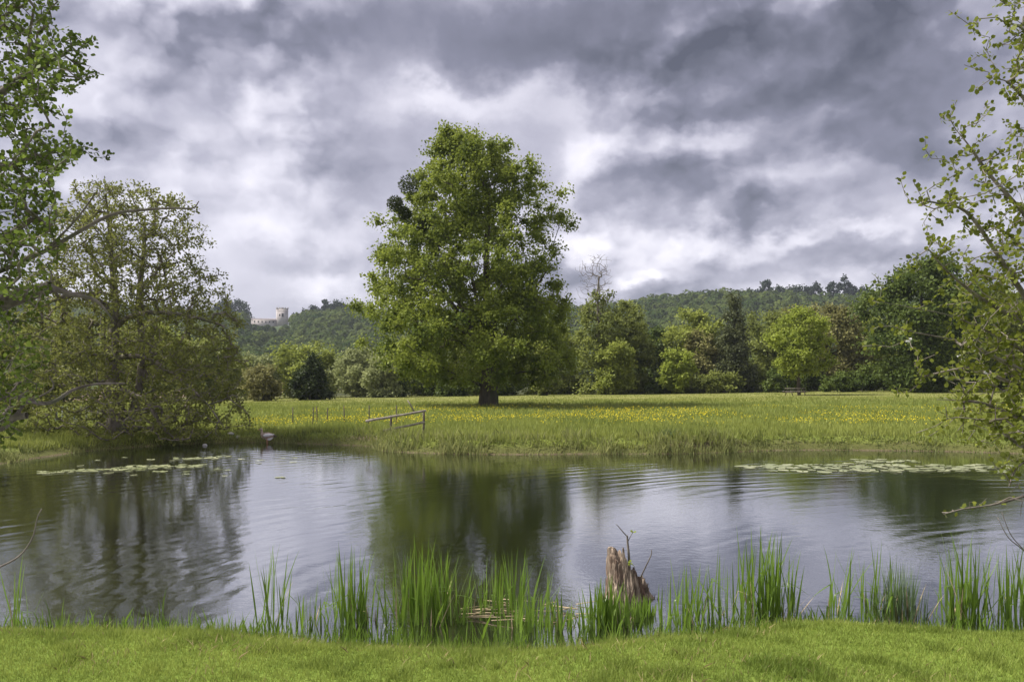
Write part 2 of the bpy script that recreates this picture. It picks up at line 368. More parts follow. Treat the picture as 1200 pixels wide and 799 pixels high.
# ------------------------------------------------------------------ foliage builders
def leaf_geo(c, t, L, Wd, rng, up=.5, shape='quad', rnd=None, nout=None):
    n = len(c); L = np.broadcast_to(L, (n,)); Wd = np.broadcast_to(Wd, (n,))
    t = unit(t); nr = unit(rng.normal(size=(n,3))*(.8 if nout is None else .45)+np.array([0,0,up])+(0 if nout is None else nout))
    s = unit(np.cross(nr, t)); nr = np.cross(t, s)
    L_, W_ = L[:,None], Wd[:,None]
    if shape == 'quad':
        v = np.stack([c, c+t*L_*.45+s*W_*.5+nr*W_*.12, c+t*L_, c+t*L_*.45-s*W_*.5+nr*W_*.12], 1); k = 4
        f = np.arange(n*4).reshape(n, 4)
    else:
        v = np.stack([c, c+t*L_*.28+s*W_*.42, c+t*L_*.68+s*W_*.46+nr*W_*.1, c+t*L_, c+t*L_*.68-s*W_*.46+nr*W_*.1, c+t*L_*.28-s*W_*.42], 1); k = 6
        f = np.arange(n*6).reshape(n, 6)
    r = rng.random(n) if rnd is None else rnd
    return v.reshape(-1,3), f, np.repeat(r, k)
def grow(trunks, targets, rng, seg=.6, jit=.08, bend=.12, zpen=.6, fixed=None):
    """trunks: list of polylines (first point of later ones joins the nearest node). returns nodes, parents"""
    P, par = [], []; fx = {}; closed = []
    for ti_, tr in enumerate(trunks):
        prev = -1
        if P: prev = int(np.argmin(np.linalg.norm(np.array(P)-tr[0], axis=1)))
        for k, p in enumerate(tr):
            if k == 0 and prev >= 0 and np.linalg.norm(P[prev]-p) < 1e-6: continue
            P.append(np.array(p, float)); par.append(prev); prev = len(P)-1
            if fixed and ti_ in fixed:
                r0_, r1_, open_ = fixed[ti_]; fx[prev] = r0_+(r1_-r0_)*k/(len(tr)-1)
                if not open_: closed.append(prev)
    grow.fx = fx
    n0 = len(P); T = np.asarray(targets, float)
    cap = n0+len(T)*12+10; A = np.zeros((cap,3)); A[:n0] = P; cnt = n0
    d0 = np.min(np.linalg.norm(T[:,None]-A[None,:n0], axis=2), axis=1)
    tips = []
    for ti in np.argsort(d0):
        p = T[ti]; dv = p-A[:cnt]; dd = np.linalg.norm(dv, axis=1)
        cost = dd*(1+zpen*np.clip(-dv[:,2]/np.maximum(dd, .01), -.2, 1)); cost[closed] = 1e6
        j = int(np.argmin(cost))
        k = max(1, min(10, int(math.ceil(dd[j]/seg)))); s = A[j].copy(); prev = j
        bd = rng.normal(size=3)*bend*dd[j]; bd[2] = -abs(bd[2])*.6
        for m in range(1, k+1):
            f = m/k; A[cnt] = s+(p-s)*f+bd*math.sin(PI*f)*.6+(rng.normal(size=3)*jit*seg if m < k else 0)
            par.append(prev); prev = cnt; cnt += 1
        tips.append(prev)
    return A[:cnt].copy(), np.array(par), n0, tips
def radii(P, par, rbase, rtip):
    n = len(P); ch = np.zeros(n); kids = np.bincount(par[par >= 0], minlength=n)
    ch[kids == 0] = 1
    order = sorted(range(n), key=lambda q: -q)          # children always follow parents
    for q in order:
        if par[q] >= 0: ch[par[q]] += ch[q]
    roots = ch[par < 0].max(); a = math.log(rbase/rtip)/math.log(max(roots, 2))
    return rtip*ch**a
def limb_geo(P, par, R, sel, sides):
    c = np.where((par >= 0) & sel)[0]; p = par[c]; r0 = np.minimum(R[p], R[c]*1.35)
    return tubes(P[p], P[c], r0, R[c], sides)
def build_tree(name, label, cat, base, trunks, targets, rng, rbase, rtip, bark, leafm, leaves, seg=.6, jit=.08, bend=.12, zpen=.6, split=.35, sides=6, group=None, flare=1.0, fixed=None):
    """leaves(P, par, tips, rng) -> verts, faces, rnd ; all in world space, moved to the base afterwards"""
    base = np.array(base, float); t = thing(name, label, cat, base, group)
    P, par, n0, tips = grow(trunks, targets, rng, seg, jit, bend, zpen, fixed); R = radii(P, par, rbase, rtip)
    for q_, r_ in grow.fx.items(): R[q_] = r_
    big = R > rbase*split
    low = np.exp(-np.clip(P[:,2]-base[2], 0, 9)/ (rbase*2.2)); R2 = R*(1+(flare-1)*low*big)
    P2 = P-base
    va, fa = limb_geo(P2, par, R2, big, 10); vb, fb_ = limb_geo(P2, par, R2, ~big, sides)
    link('trunk', mesh_np('trunk', np.vstack([va, vb]), np.vstack([fa, fb_+len(va)]), bark, smooth=True), t)
    v, f, r = leaves(P, par, tips, rng)
    link('crown', mesh_np('crown', v-base, f, leafm, r), t)
    return t, P, par, tips
def cluster_leaves(n, rad, L, Wd, up=.5, flat=.75, shape='quad'):
    def fn(P, par, tips, rng):
        c = P[tips]; k = len(c); rr = rad*(.7+.6*rng.random(k))
        g = rng.normal(size=(k, n, 3)); g = g/np.linalg.norm(g, axis=2, keepdims=True)*np.minimum(np.abs(rng.normal(size=(k,n,1))*.42+.42), 1.08)
        pts = c[:,None]+g*rr[:,None,None]*np.array([1,1,flat])
        t = g+rng.normal(size=g.shape)*.7+np.array([0,0,-.15])
        l = L*(.65+.7*rng.random(k*n))
        rc = np.repeat(rng.random(k), n)*.75+rng.random(k*n)*.25
        return leaf_geo(pts.reshape(-1,3), t.reshape(-1,3), l, l*Wd/L, rng, up, shape, rc, unit(g.reshape(-1,3))*.45)
    return fn
def twig_leaves(per, L, Wd, spread, back=3, shape='quad', up=.5, keep=None):
    """leaves strung along the outer twigs"""
    def fn(P, par, tips, rng):
        segs = []
        for tp in tips:
            c = tp
            for _ in range(back):
                if par[c] < 0: break
                segs.append((par[c], c)); c = par[c]
        segs = np.array(sorted(set(segs))); p0, p1 = P[segs[:,0]], P[segs[:,1]]
        k = len(segs); f = rng.random((k, per, 1))
        c = p0[:,None]*(1-f)+p1[:,None]*f; d = unit(p1-p0)[:,None]
        side = unit(rng.normal(size=(k,per,3))); t = unit(side+d*.6)
        c = c+t*spread*rng.random((k,per,1))
        c = c.reshape(-1,3); t = t.reshape(-1,3)
        if keep is not None:
            q = keep(c, rng); c, t = c[q], t[q]
        l = L*(.6+.7*rng.random(len(c)))
        return leaf_geo(c, t, l, l*Wd/L, rng, up, shape)
    return fn
def crown_points(prof, n, rng, shell=.45, lobes=.25, cy=0., depth=1.0, seed=0, cut=None):
    """prof: rows (z, xleft, xright) -> n points filling that outline as a solid of revolution of sorts"""
    prof = np.array(sorted(prof)); out = []
    wmax = (prof[:,2]-prof[:,1]).max()
    while len(out) < n:
        z = rng.uniform(prof[0,0], prof[-1,0]); xl = np.interp(z, prof[:,0], prof[:,1]); xr = np.interp(z, prof[:,0], prof[:,2])
        if rng.random() > ((xr-xl)/wmax)**1.15+.05: continue
        th = rng.uniform(0, 2*PI); r = rng.random()**shell
        lob = 1-lobes*.2+lobes*mnoise.noise(Vector((math.cos(th)*1.6+seed, math.sin(th)*1.6, z/wmax*5)))*1.3
        hx = (xr-xl)/2; x = (xl+xr)/2+hx*r*lob*math.cos(th); y = cy+hx*depth*r*lob*math.sin(th)
        out.append((x, y, z))
    return np.array(out)

# ------------------------------------------------------------------ the great tree in the meadow
def profile(rows, D, ax=600):
    """photo rows (py, xleft, xright) -> (z, x, x) in metres at distance D"""
    return [(EYE-(py-HOR)/F*D, (a-600)/F*D, (b-600)/F*D) for py, a, b in rows]
rng = np.random.default_rng(7)
D = 58.; bx = (572-600)/F*D; bz = G1(bx, D)-.1
pts = crown_points(profile([(156,512,548),(172,492,588),(195,478,622),(225,474,648),(262,456,658),(300,432,664),(340,412,674),(380,414,680),(415,424,682),(436,440,678),(448,472,656)], D), 720, rng, .47, .32, D, .95, 3)
tr0 = [np.array((bx, D, bz+h))+np.array((math.sin(h*.5)*.12, math.cos(h*.4)*.1, 0)) for h in np.arange(0, 14.5, .8)]
arms = [[tr0[4]]+[tr0[4]+np.array((dx*k, dy*k, 1.5*k+.0)) for k in (1,2,3,4)] for dx, dy in ((-1.0,.3),(.95,-.2),(.2,1.0),(-.3,-.9),(.75,.8),(-.8,-.5))]
hero, P, par, tips = build_tree('parkland_tree', 'large broad-crowned green tree standing alone in the buttercup meadow', 'tree', (bx, D, bz), [tr0]+arms, pts, rng, .56, .018, M['bark'], M['hero'],
    cluster_leaves(205, .80, .18, .14, .45, .8), seg=.9, jit=.1, split=.3, flare=1.35)
for px, py, r in ((482,217,.62),(466,239,.48),(477,250,.4),(500,262,.35)):
    c = W(px-3, py, D-2.6); n = 900
    g_ = rng.normal(size=(n,3)); g_ = unit(g_)*rng.random((n,1))**.4*r
    v, f, rr = leaf_geo(c+g_, g_+rng.normal(size=(n,3))*.3, .16, .06, rng, .2)
    nb = 26; d_ = unit(rng.normal(size=(nb,3)))
    link('mistletoe', mesh_np('mistletoe', v-np.array((bx,D,bz)), f, M['mistletoe'], rr), hero)['label'] = 'dark ball of mistletoe in the upper crown'

# ------------------------------------------------------------------ twiggy waterside tree on the left bank
rng = np.random.default_rng(11)
D = 30.; b0 = W(138, 517, D); b0[2] = G1(b0[0], b0[1])-.08
prof = profile([(212,100,135),(224,84,205),(250,56,236),(300,36,250),(340,16,276),(400,-6,288),(450,-10,304),(490,20,306),(514,80,284)], D)
pts = crown_points(prof, 2500, rng, .55, .15, D, .85, 9)
pts = pts[(pts[:,2] > .25)]
tA = spline([b0, W(134,470,D), W(131,420,D), W(136,360,D), W(131,310,D), W(128,262,D), W(124,232,D)], 4)
tB = spline([W(150,500,D+.1), W(163,455,D+.3), W(166,400,D+.4), W(163,350,D+.4), W(168,300,D+.4), W(170,255,D+.4)], 4)
tC = spline([W(136,385,D), W(150,372,D-.2), W(185,366,D-.4), W(230,372,D-.5), W(262,382,D-.6)], 4)
tD = spline([W(134,420,D), W(168,418,D-.6), W(205,440,D-1.2), W(240,470,D-1.6), W(262,500,D-1.7)], 4)
tE = spline([W(136,372,D), W(112,350,D-.5), W(90,345,D-.9), W(62,352,D-1.2)], 4)
tF = spline([W(137,455,D), W(170,470,D-.8), W(190,500,D-1.2), W(205,514,D-1.4)], 4)
def wl(P, par, tips, rng):
    v, f, r = twig_leaves(12, .104, .074, .17, 4)(P, par, tips, rng)
    return v, f, r
build_tree('waterside_tree', 'twiggy half-leafed tree with two trunks and branches drooping to the water', 'tree', b0, [tA, tB, tC, tD, tE, tF], pts, rng, .30, .0098, M['bark_grey'], M['willow'], wl, seg=.32, jit=.14, bend=.16, zpen=.35, split=.28, sides=5, flare=1.5)

# ------------------------------------------------------------------ leafy tree overhanging from off the left edge
rng = np.random.default_rng(21)
base = np.array((-9.5, 12.4, 0)); base[2] = G1(base[0], base[1])-.05
D = 12.
edge = np.array([(-60,60),(0,72),(30,66),(45,112),(75,104),(90,118),(120,78),(150,72),(168,98),(182,132),(200,72),(235,66),(262,92),(300,74),(350,62),(400,66),(440,60),(480,40),(520,24)])
tg = []
while len(tg) < 1700:
    py = rng.uniform(-160, 520); px = rng.uniform(-110, 140)
    e = np.interp(py, edge[:,0], edge[:,1])
    if px > e-6: continue
    dens = .95 if py > 190 else .8
    if px > e-40: dens *= .6
    if py > 330: dens *= .8
    if rng.random() > dens: continue
    tg.append(W(px, py, D+rng.normal()*1.0+(-px)*.002))
for px, py in ((128,182),(116,178),(100,172),(112,47),(100,50),(88,45),(116,85),(106,78),(96,92),(70,8),(60,20),(68,2)): tg.append(W(px, py, D+rng.normal()*.3))
top = np.array((-8.2, 12.2, 8.6))
t0 = spline([base, base+np.array((.25,-.1,1.6)), base+np.array((.2,-.2,3.4)), base+np.array((.6,-.2,5.4)), top], 4)
limb = spline([t0[6], W(-70,388,12), W(0,356,12), W(36,344,12), W(58,337,12)], 4)
limb2 = spline([limb[-1], W(85,345,12.2), W(112,352,12.4), W(132,374,12.6)], 4)
dead = spline([t0[9], W(-40,330,12), W(40,300,12.2), W(85,276,12.3), W(130,252,12.4), W(170,246,12.5), W(205,244,12.5), W(226,244,12.5), W(233,236,12.5)], 4)
stub = spline([dead[9], W(85,262,12.2), W(104,238,12.1), W(112,226,12.1)], 3)
lowb = spline([t0[4], W(-60,470,12.2), W(0,461,12.4), W(45,472,12.6), W(64,470,12.7), W(85,457,12.9), W(112,450,13.1), W(146,449,13.4)], 4)
sc1 = spline([t0[8], W(-60,250,12.1), W(-10,205,12.2), W(35,185,12.2), W(75,178,12.1)], 4)
sc2 = spline([t0[10], W(-60,160,11.8), W(0,110,11.8), W(40,82,11.9), W(75,65,11.9)], 4)
sc3 = spline([t0[12], W(-70,90,12.4), W(-10,30,12.3), W(30,5,12.2)], 4)
sc4 = spline([t0[7], W(-60,320,11.5), W(-5,285,11.6), W(30,262,11.6), W(50,245,11.6)], 4)
lowc = spline([lowb[11], W(62,455,12.7), W(58,440,12.7)], 3)
log = spline([t0[3], W(-40,500,12), W(10,490,12), W(30,487,12)], 3)
log2 = spline([log[7], W(30,472,12.1), W(52,474,12.5)], 3)
def al(P, par, tips, rng):
    v, f, r = twig_leaves(8, .062, .054, .07, 3, 'round', .6)(P, par, tips, rng); return v, f, r
build_tree('overhanging_alder', 'dark leafy tree reaching over the water with a thick bare limb and a dead branch', 'tree', base, [t0, limb, limb2, dead, stub, lowb, lowc, log, log2, sc1, sc2, sc3, sc4], np.array(tg), rng, .24, .0045, M['bark_grey'], M['alder'], al, seg=.22, jit=.16, bend=.14, zpen=.35, split=.36, sides=6, flare=1.3, fixed={1:(.14,.085,True),2:(.05,.012,True),3:(.042,.007,False),4:(.016,.010,False),5:(.05,.014,False),6:(.018,.008,False),7:(.07,.05,False),8:(.03,.01,False)})

# ------------------------------------------------------------------ leafy branches reaching in from the right bank
rng = np.random.default_rng(33)
base = np.array((7.3, 9.0, 0)); base[2] = G1(base[0], base[1])-.05
t0 = spline([base, base+np.array((-.1,.05,1.2)), base+np.array((-.2,.1,2.6)), base+np.array((.1,.1,4.2)), base+np.array((.2,0,5.6))], 4)
def gd(pts, D0, D1):
    n = len(pts); return [W(px, py, D0+(D1-D0)*k/(n-1)) for k, (px, py) in enumerate(pts)]
guides = [([(1260,420),(1200,345),(1165,292),(1132,248),(1098,238),(1082,236)],9,8.8),([(1270,330),(1200,250),(1160,205),(1135,170),(1120,152)],9,9.2),([(1290,230),(1220,140),(1185,100),(1168,92)],9,9),
          ([(1300,160),(1230,60),(1195,32),(1180,28)],9,9.1),([(1265,440),(1200,380),(1150,350),(1110,318),(1088,292)],9,8.6),([(1260,450),(1190,405),(1120,372),(1065,360),(1022,352)],9,8.7),
          ([(1260,460),(1190,430),(1130,402),(1075,390),(1045,382)],9,8.5),([(1265,480),(1200,455),(1140,432),(1085,440)],9,8.9),([(1265,500),(1200,490),(1150,472),(1098,468)],9,8.6),
          ([(1270,520),(1205,525),(1165,498),(1138,490)],9,8.4),([(1270,560),(1215,540),(1192,548),(1182,570)],9,8.3),([(1270,380),(1205,300),(1175,270),(1150,262)],9,9.3),([(1275,420),(1200,430),(1165,445),(1135,458)],9,9.4)]
polys, tg = [t0], []
for pts_, D0, D1 in guides:
    k = np.array(gd(pts_, D0, D1)); near = t0[np.argmin(np.linalg.norm(t0-k[0]-np.array((0,0,.5)), axis=1))]
    s = spline(np.vstack([near, k]), 5); polys.append(s)
    m = len(s); low = pts_[-1][1] > 280
    for _ in range((16 if pts_[-1][0] < 1060 else 46) if low else 66):
        u = int(rng.integers(m//4, m)); sp = .26*(1-.55*u/m)+.07
        tg.append(s[u]+rng.normal(size=3)*sp*np.array((1,1,.9)))
for _ in range(330):                                    # the crown beyond the frame and the dense lower skirt
    px = rng.uniform(1165, 1420); py = rng.uniform(-60, 520)
    if px < 1172 and py < 320: continue
    tg.append(W(px, py, 9+rng.normal()*.7))
for _ in range(210):
    px = 1120+80*rng.random()**.8; py = rng.uniform(300, 520)
    tg.append(W(px, py, 8.9+rng.normal()*.4))
tw = spline([W(1262,560,9), W(1198,582,8.6), W(1160,592,8.4), W(1130,596,8.3), W(1106,602,8.2)], 4); polys.append(np.vstack([t0[3:4], tw]))
for px, py in ((1110,606),(1104,600),(1116,597),(1136,588),(1142,588),(1150,590),(1156,584),(1134,600)): tg.append(W(px, py, 8.3))
def hl(P, par, tips, rng): return twig_leaves(5, .050, .041, .035, 3, 'round', .6, keep=lambda c, r: (c[:,2] > 1.25) | (r.random(len(c)) < .12))(P, par, tips, rng)
ov, P, par, tips = build_tree('overhanging_hawthorn', 'light green sparse branches overhanging the pond with a few white blossoms', 'tree', base, polys, np.array(tg), rng, .15, .0032, M['bark_grey'], M['hawthorn'], hl, seg=.16, jit=.16, bend=.14, zpen=.3, split=.4, sides=5, flare=1.3)
cand = P[tips]; px_ = cand[:,0]/cand[:,1]*F+600; py_ = HOR-(cand[:,2]-EYE)/cand[:,1]*F
cand = cand[(py_ > 340) & (py_ < 480) & (px_ > 1010) & (px_ < 1200)]
for c in cand[rng.permutation(len(cand))[:9]]:
    v, f, r = leaf_geo(np.repeat(c[None], 7, 0)+rng.normal(size=(7,3))*.008, rng.normal(size=(7,3)), .035, .03, rng, .5)
    link('blossom', mesh_np('blossom', v-base, f, M['white_flower'], r), ov)

# ------------------------------------------------------------------ trees and bushes along the far edge of the meadow
def round_prof(px0, px1, py0, py1, kind='round'):
    c = (px0+px1)/2; h = (px1-px0)/2; n = 9; rows = []
    for k in range(n):
        f = k/(n-1)                                      # 0 top, 1 bottom
        if kind == 'round': wf = math.sin(PI*min(1, .12+.76*f))**.7
        elif kind == 'cone': wf = .12+.88*f**.8*(1-.35*max(0, f-.8)/.2)
        elif kind == 'egg': wf = math.sin(PI*(.08+.72*f**.85))**.8
        else: wf = .35+.65*math.sin(PI*min(1, .1+.6*f))   # column
        rows.append((py0+(py1-py0)*f, c-h*wf, c+h*wf))
    return rows
def edge_tree(name, label, cat, px0, px1, py0, py1, D, leafm, seed, kind='round', n=60, per=120, L=.26, rad=None, trunk=True, lobes=.5, group=None, flat=.75, sparse=1.):
    n = int(n*1.35); q_ = (px1-px0)*.07; px0 -= q_; px1 += q_
    rng = np.random.default_rng(seed); cx = (px0+px1)/2; base = np.array(((cx-600)/F*D, D, 0)); base[2] = G1(base[0], D)-.08
    prof = [(max(z, base[2]+.25), a, b_) for z, a, b_ in profile(round_prof(px0, px1, py0, py1, kind), D)]
    wd = (px1-px0)/F*D; rad = rad or max(.6, wd*.13)
    ins = rad*.25
    prof = [(z, min(a+ins, (a+b_)/2-.05), max(b_-ins, (a+b_)/2+.05)) for z, a, b_ in prof]; prof[0] = (prof[0][0]-ins*.5,)+prof[0][1:]
    pts = crown_points(prof, n, rng, .42, lobes, D, .9, seed*1.7)
    zt = max(p[0] for p in prof)
    tr = [np.array((base[0]+.15*math.sin(h*.6+seed), D, h)) for h in np.linspace(base[2], base[2]+(zt-base[2])*.8, 9)]
    t, *_ = build_tree(name, label, cat, base, [tr], pts, rng, max(.08, wd*.028), .012, M['bark'], leafm, cluster_leaves(int(per*sparse), rad, L, L*.72, .45, flat), seg=.9, split=.34, sides=5, group=group)
    return t
T = edge_tree
T('young_lime_tree', 'bright green young round-headed tree beside the picnic table', 'tree', 905,970,362,440, 85, M['lime'], 41, 'egg', 90, 150, .24, rad=.7)
T('dense_oak', 'big dense dark green tree at the meadow edge behind the overhanging branches', 'tree', 1003,1160,306,456, 92, M['darkgreen'], 42, 'round', 170, 190, .34, rad=1.5)
T('dark_yew', 'small dark evergreen bush standing in front of pale bushes', 'bush', 337,392,417,470, 84, M['yew'], 43, 'cone', 60, 170, .22, rad=.6)
T('blossoming_thorn', 'low pinkish grey thorn bush beside the dark evergreen bush', 'bush', 284,330,430,470, 82, M['brownish'], 44, 'round', 45, 110, .24)
T('pale_willow', 'pale olive domed willow rising behind the dark evergreen bush', 'tree', 318,402,402,468, 104, M['yellowgreen'], 45, 'round', 80, 130, .32)
T('pale_willow', 'yellowish willow bush behind the low thorn bush', 'tree', 272,328,417,468, 100, M['pale'], 46, 'round', 60, 120, .3)
T('grey_willow', 'grey-green willow dome between the dark evergreen bush and the great tree', 'tree', 392,446,410,466, 100, M['pale'], 47, 'round', 70, 130, .3)
T('grey_willow', 'low soft grey-green willow bush half hidden by the great tree', 'bush', 426,476,420,466, 96, M['pale'], 48, 'round', 60, 130, .3)
T('background_tree', 'mid green tree behind the left side of the great tree crown', 'tree', 458,530,392,465, 104, M['olive'], 49, 'round', 70, 120, .32)
T('background_tree', 'olive tree directly behind the trunk of the great tree', 'tree', 520,610,380,464, 106, M['olive'], 50, 'round', 80, 120, .32)
T('background_tree', 'yellowish green tree just behind the right side of the great tree crown', 'tree', 600,676,372,463, 104, M['yellowgreen'], 51, 'round', 80, 120, .32)
T('bare_topped_tree', 'tall thin tree with a nearly bare twiggy top beside the great tree', 'tree', 672,732,340,460, 100, M['olive'], 52, 'column', 90, 90, .3, lobes=.35, sparse=.8)
T('background_tree', 'olive tree with small top tufts beside the nearly bare tree', 'tree', 704,764,352,460, 103, M['olive'], 53, 'egg', 90, 120, .32)
T('background_bush', 'rounded yellow-green bush under the nearly bare tree', 'bush', 690,748,400,461, 97, M['yellowgreen'], 54, 'round', 60, 130, .3)
T('background_tree', 'dusky dark green tree between the olive tree and the yellow-green grove', 'tree', 738,790,384,460, 108, M['darkgreen'], 55, 'round', 60, 120, .32)
T('background_bush', 'fresh green low bush in the dip of the treeline', 'bush', 772,812,410,460, 98, M['lime'], 56, 'round', 45, 120, .3)
T('background_tree', 'yellow-green tree with brown tinge next to the dark conifer', 'tree', 778,850,366,460, 106, M['yellowgreen'], 57, 'round', 90, 130, .32)
T('background_tree', 'brown-tinged tree in front of the yellow-green grove', 'tree', 796,846,388,460, 103, M['brownish'], 58, 'egg', 60, 110, .3)
T('dark_conifer', 'tall dark grey-green conifer pointing above the grove', 'conifer', 834,886,346,460, 101, M['conifer'], 59, 'cone', 100, 150, .26, lobes=.4, rad=.9)
T('background_tree', 'green tree between the dark conifer and the bright young tree', 'tree', 866,930,366,459, 108, M['olive'], 60, 'round', 80, 130, .32)
T('background_tree', 'olive tree directly behind the bright young tree', 'tree', 906,972,360,458, 110, M['brownish'], 61, 'round', 80, 130, .32)
T('background_tree', 'brown spring-leafed tree between the bright young tree and the big dense tree', 'tree', 950,1018,358,458, 107, M['brownish'], 62, 'round', 90, 120, .32)
T('background_tree', 'yellow-green tree just behind the big dense dark tree', 'tree', 985,1040,366,457, 114, M['yellowgreen'], 63, 'round', 70, 120, .34)
T('background_tree', 'green tree beyond the big dense tree, behind the overhanging branches', 'tree', 1120,1215,340,456, 100, M['olive'], 64, 'round', 110, 140, .34)
T('background_tree', 'olive tree past the end of the treeline behind the overhanging leaves', 'tree', 1200,1300,350,456, 104, M['olive'], 65, 'round', 90, 130, .34)
T('background_tree', 'olive tree behind the twiggy waterside tree, nearest the low thorn bush', 'tree', 210,286,395,470, 90, M['olive'], 66, 'round', 80, 120, .32)
T('background_tree', 'green tree behind the two trunks of the waterside tree', 'tree', 110,220,380,472, 88, M['yellowgreen'], 67, 'round', 100, 120, .32)
T('background_tree', 'green tree seen between the overhanging alder and the waterside tree', 'tree', 10,120,372,474, 86, M['olive'], 68, 'round', 100, 120, .32)
T('background_tree', 'green tree behind the thick limb of the overhanging alder', 'tree', -100,20,370,474, 84, M['yellowgreen'], 69, 'round', 100, 120, .32)
T('bank_bush', 'olive bush on the bank between the alder log and the waterside tree', 'bush', -70,66,392,486, 33, M['willow'], 81, 'round', 110, 150, .13, rad=.55)
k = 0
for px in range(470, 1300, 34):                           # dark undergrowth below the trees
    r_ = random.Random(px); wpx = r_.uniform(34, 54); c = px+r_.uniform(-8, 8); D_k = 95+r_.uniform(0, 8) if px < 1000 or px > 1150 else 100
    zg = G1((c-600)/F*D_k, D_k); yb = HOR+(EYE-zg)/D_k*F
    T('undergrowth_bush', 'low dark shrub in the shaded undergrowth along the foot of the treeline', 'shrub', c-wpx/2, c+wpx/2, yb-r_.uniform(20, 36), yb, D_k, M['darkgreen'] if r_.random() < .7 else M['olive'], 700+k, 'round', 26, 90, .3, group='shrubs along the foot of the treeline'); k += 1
# the nearly bare twigs on the tall thin tree
rng = np.random.default_rng(77); D = 100.
bt = [o for o in bpy.data.objects if o.name.startswith('bare_topped_tree')][0]; b0 = np.array(bt.location)
pts = crown_points(profile([(298,688,714),(312,672,724),(335,674,722),(370,682,718)], D), 420, rng, .6, .2, D, .9, 1)
P, par, n0, tips = grow([[W(700,450,D), W(700,400,D), W(701,370,D), W(700,345,D), W(702,325,D)]], pts, rng, .5, .1, .1)
R = radii(P, par, .15, .013); v, f = limb_geo(P-b0, par, R, np.ones(len(P), bool), 4); link('bare_twigs', mesh_np('bare_twigs', v, f, M['bark_grey'], smooth=True), bt)['label'] = 'bare grey twigs at the top of the tree'

# ------------------------------------------------------------------ woodland on the hills
rng = np.random.default_rng(5)
cs = []
for yy in np.arange(290, 660, 9.0):
    for xx in np.arange(-.62*yy-20, .62*yy+20, 8.2):
        x = xx+rng.uniform(-3.4, 3.4); y = yy+rng.uniform(-4, 4)
        px = x/y*F+600
        if 285 < px < 345 and y > 540: continue           # the clearing round the tower
        cs.append((x, y))
cs = np.array(cs); cz = hill_z(cs[:,0], cs[:,1]); n = len(cs); pxc = cs[:,0]/cs[:,1]*F+600; small = np.where((pxc > 288) & (pxc < 346) & (cs[:,1] > 450), .5, 1.); rad = 3.4+3.2*rng.random(n)**1.5; ht = (4.5+4.5*rng.random(n))*small; rad = rad*small
per = 58
g_ = unit(rng.normal(size=(n,per,3))); g_[:,:,2] = np.abs(g_[:,:,2])*1.15-.25; g_[:,:,1] = np.where(g_[:,:,1] > .45, -g_[:,:,1], g_[:,:,1])
pts = np.stack([cs[:,0], cs[:,1], cz+ht*.55], 1)[:,None]+g_*rad[:,None,None]*(.85+.2*rng.random((n,per,1)))
v, f, r = leaf_geo(pts.reshape(-1,3), (np.cross(g_, rng.normal(size=g_.shape))).reshape(-1,3), 2.1, 1.9, rng, .2, 'quad', np.repeat(rng.random(n), per)*.9+rng.random(n*per)*.1, unit(g_.reshape(-1,3))*1.6)
hw = link('hillside_woodland', mesh_np('hillside_woodland', v, f, M['hillwood'], r)); tag(hw, 'dense mixed woodland covering the distant hills', 'woodland', kind='stuff')
def hill_tree(px, ytop, wpx, D, seed, label, leafm, kind='egg', group=None):
    rng = np.random.default_rng(seed); x = (px-600)/F*D; z0 = float(hill_z(x, D)); zt = EYE-(ytop-HOR)/F*D
    base = np.array((x, D, z0)); t = thing('skyline_tree', label, 'tree', base, group)
    H = zt-z0; wd = wpx/F*D*1.25
    v, q = tubes([(0,0,0)], [(0,0,H*.85)], [.5], [.15], 7); link('trunk', mesh_np('trunk', v, q, M['bark'], smooth=True), t)
    pr_ = [(H*(1-k/8.)+0, -wd/2*wf, wd/2*wf) for k, wf in enumerate((.25,.6,.85,1,1,1,1,1))]
    c = crown_points(pr_, 40, rng, .5, .5, 0, .8, seed); m = 50
    gg = unit(rng.normal(size=(40,m,3))); p_ = c[:,None]+gg*rng.random((40,m,1))*wd*.2
    v, f, r = leaf_geo(p_.reshape(-1,3), rng.normal(size=(40*m,3)), 1.5, 1.2, rng, .5)
    link('crown', mesh_np('crown', v, f, leafm, r), t)
for k, (px, yt, wp) in enumerate(((897,329,15),(880,338,18),(912,337,20),(932,336,24),(947,338,18),(956,331,17),(974,332,13),(989,325,15),(1000,336,14),(1012,339,18))):
    hill_tree(px, yt, wp, 612, 300+k, 'dark tree standing above the skyline of the tower-less wooded hill', M['hilldark'], group='trees on the hill skyline')
for k, (px, yt, wp, la) in enumerate(((381,352,8,'small pointed tree on the wooded ridge between tower and great tree'),(280,354,26,'dark tree at the end of the low wing of the hilltop building'),(262,353,26,'dark rounded tree beyond the low wing of the hilltop building'),(347,369,10,'low dark tree close beside the stone tower'),(396,356,26,'broad dark tree on the ridge next to the small pointed tree'),(420,357,26,'broad dark ridge tree half hidden by the great tree'),(366,360,16,'dark ridge tree between the stone tower and the small pointed tree'))):
    hill_tree(px, yt, wp, 606, 320+k, la, M['hilldark'])

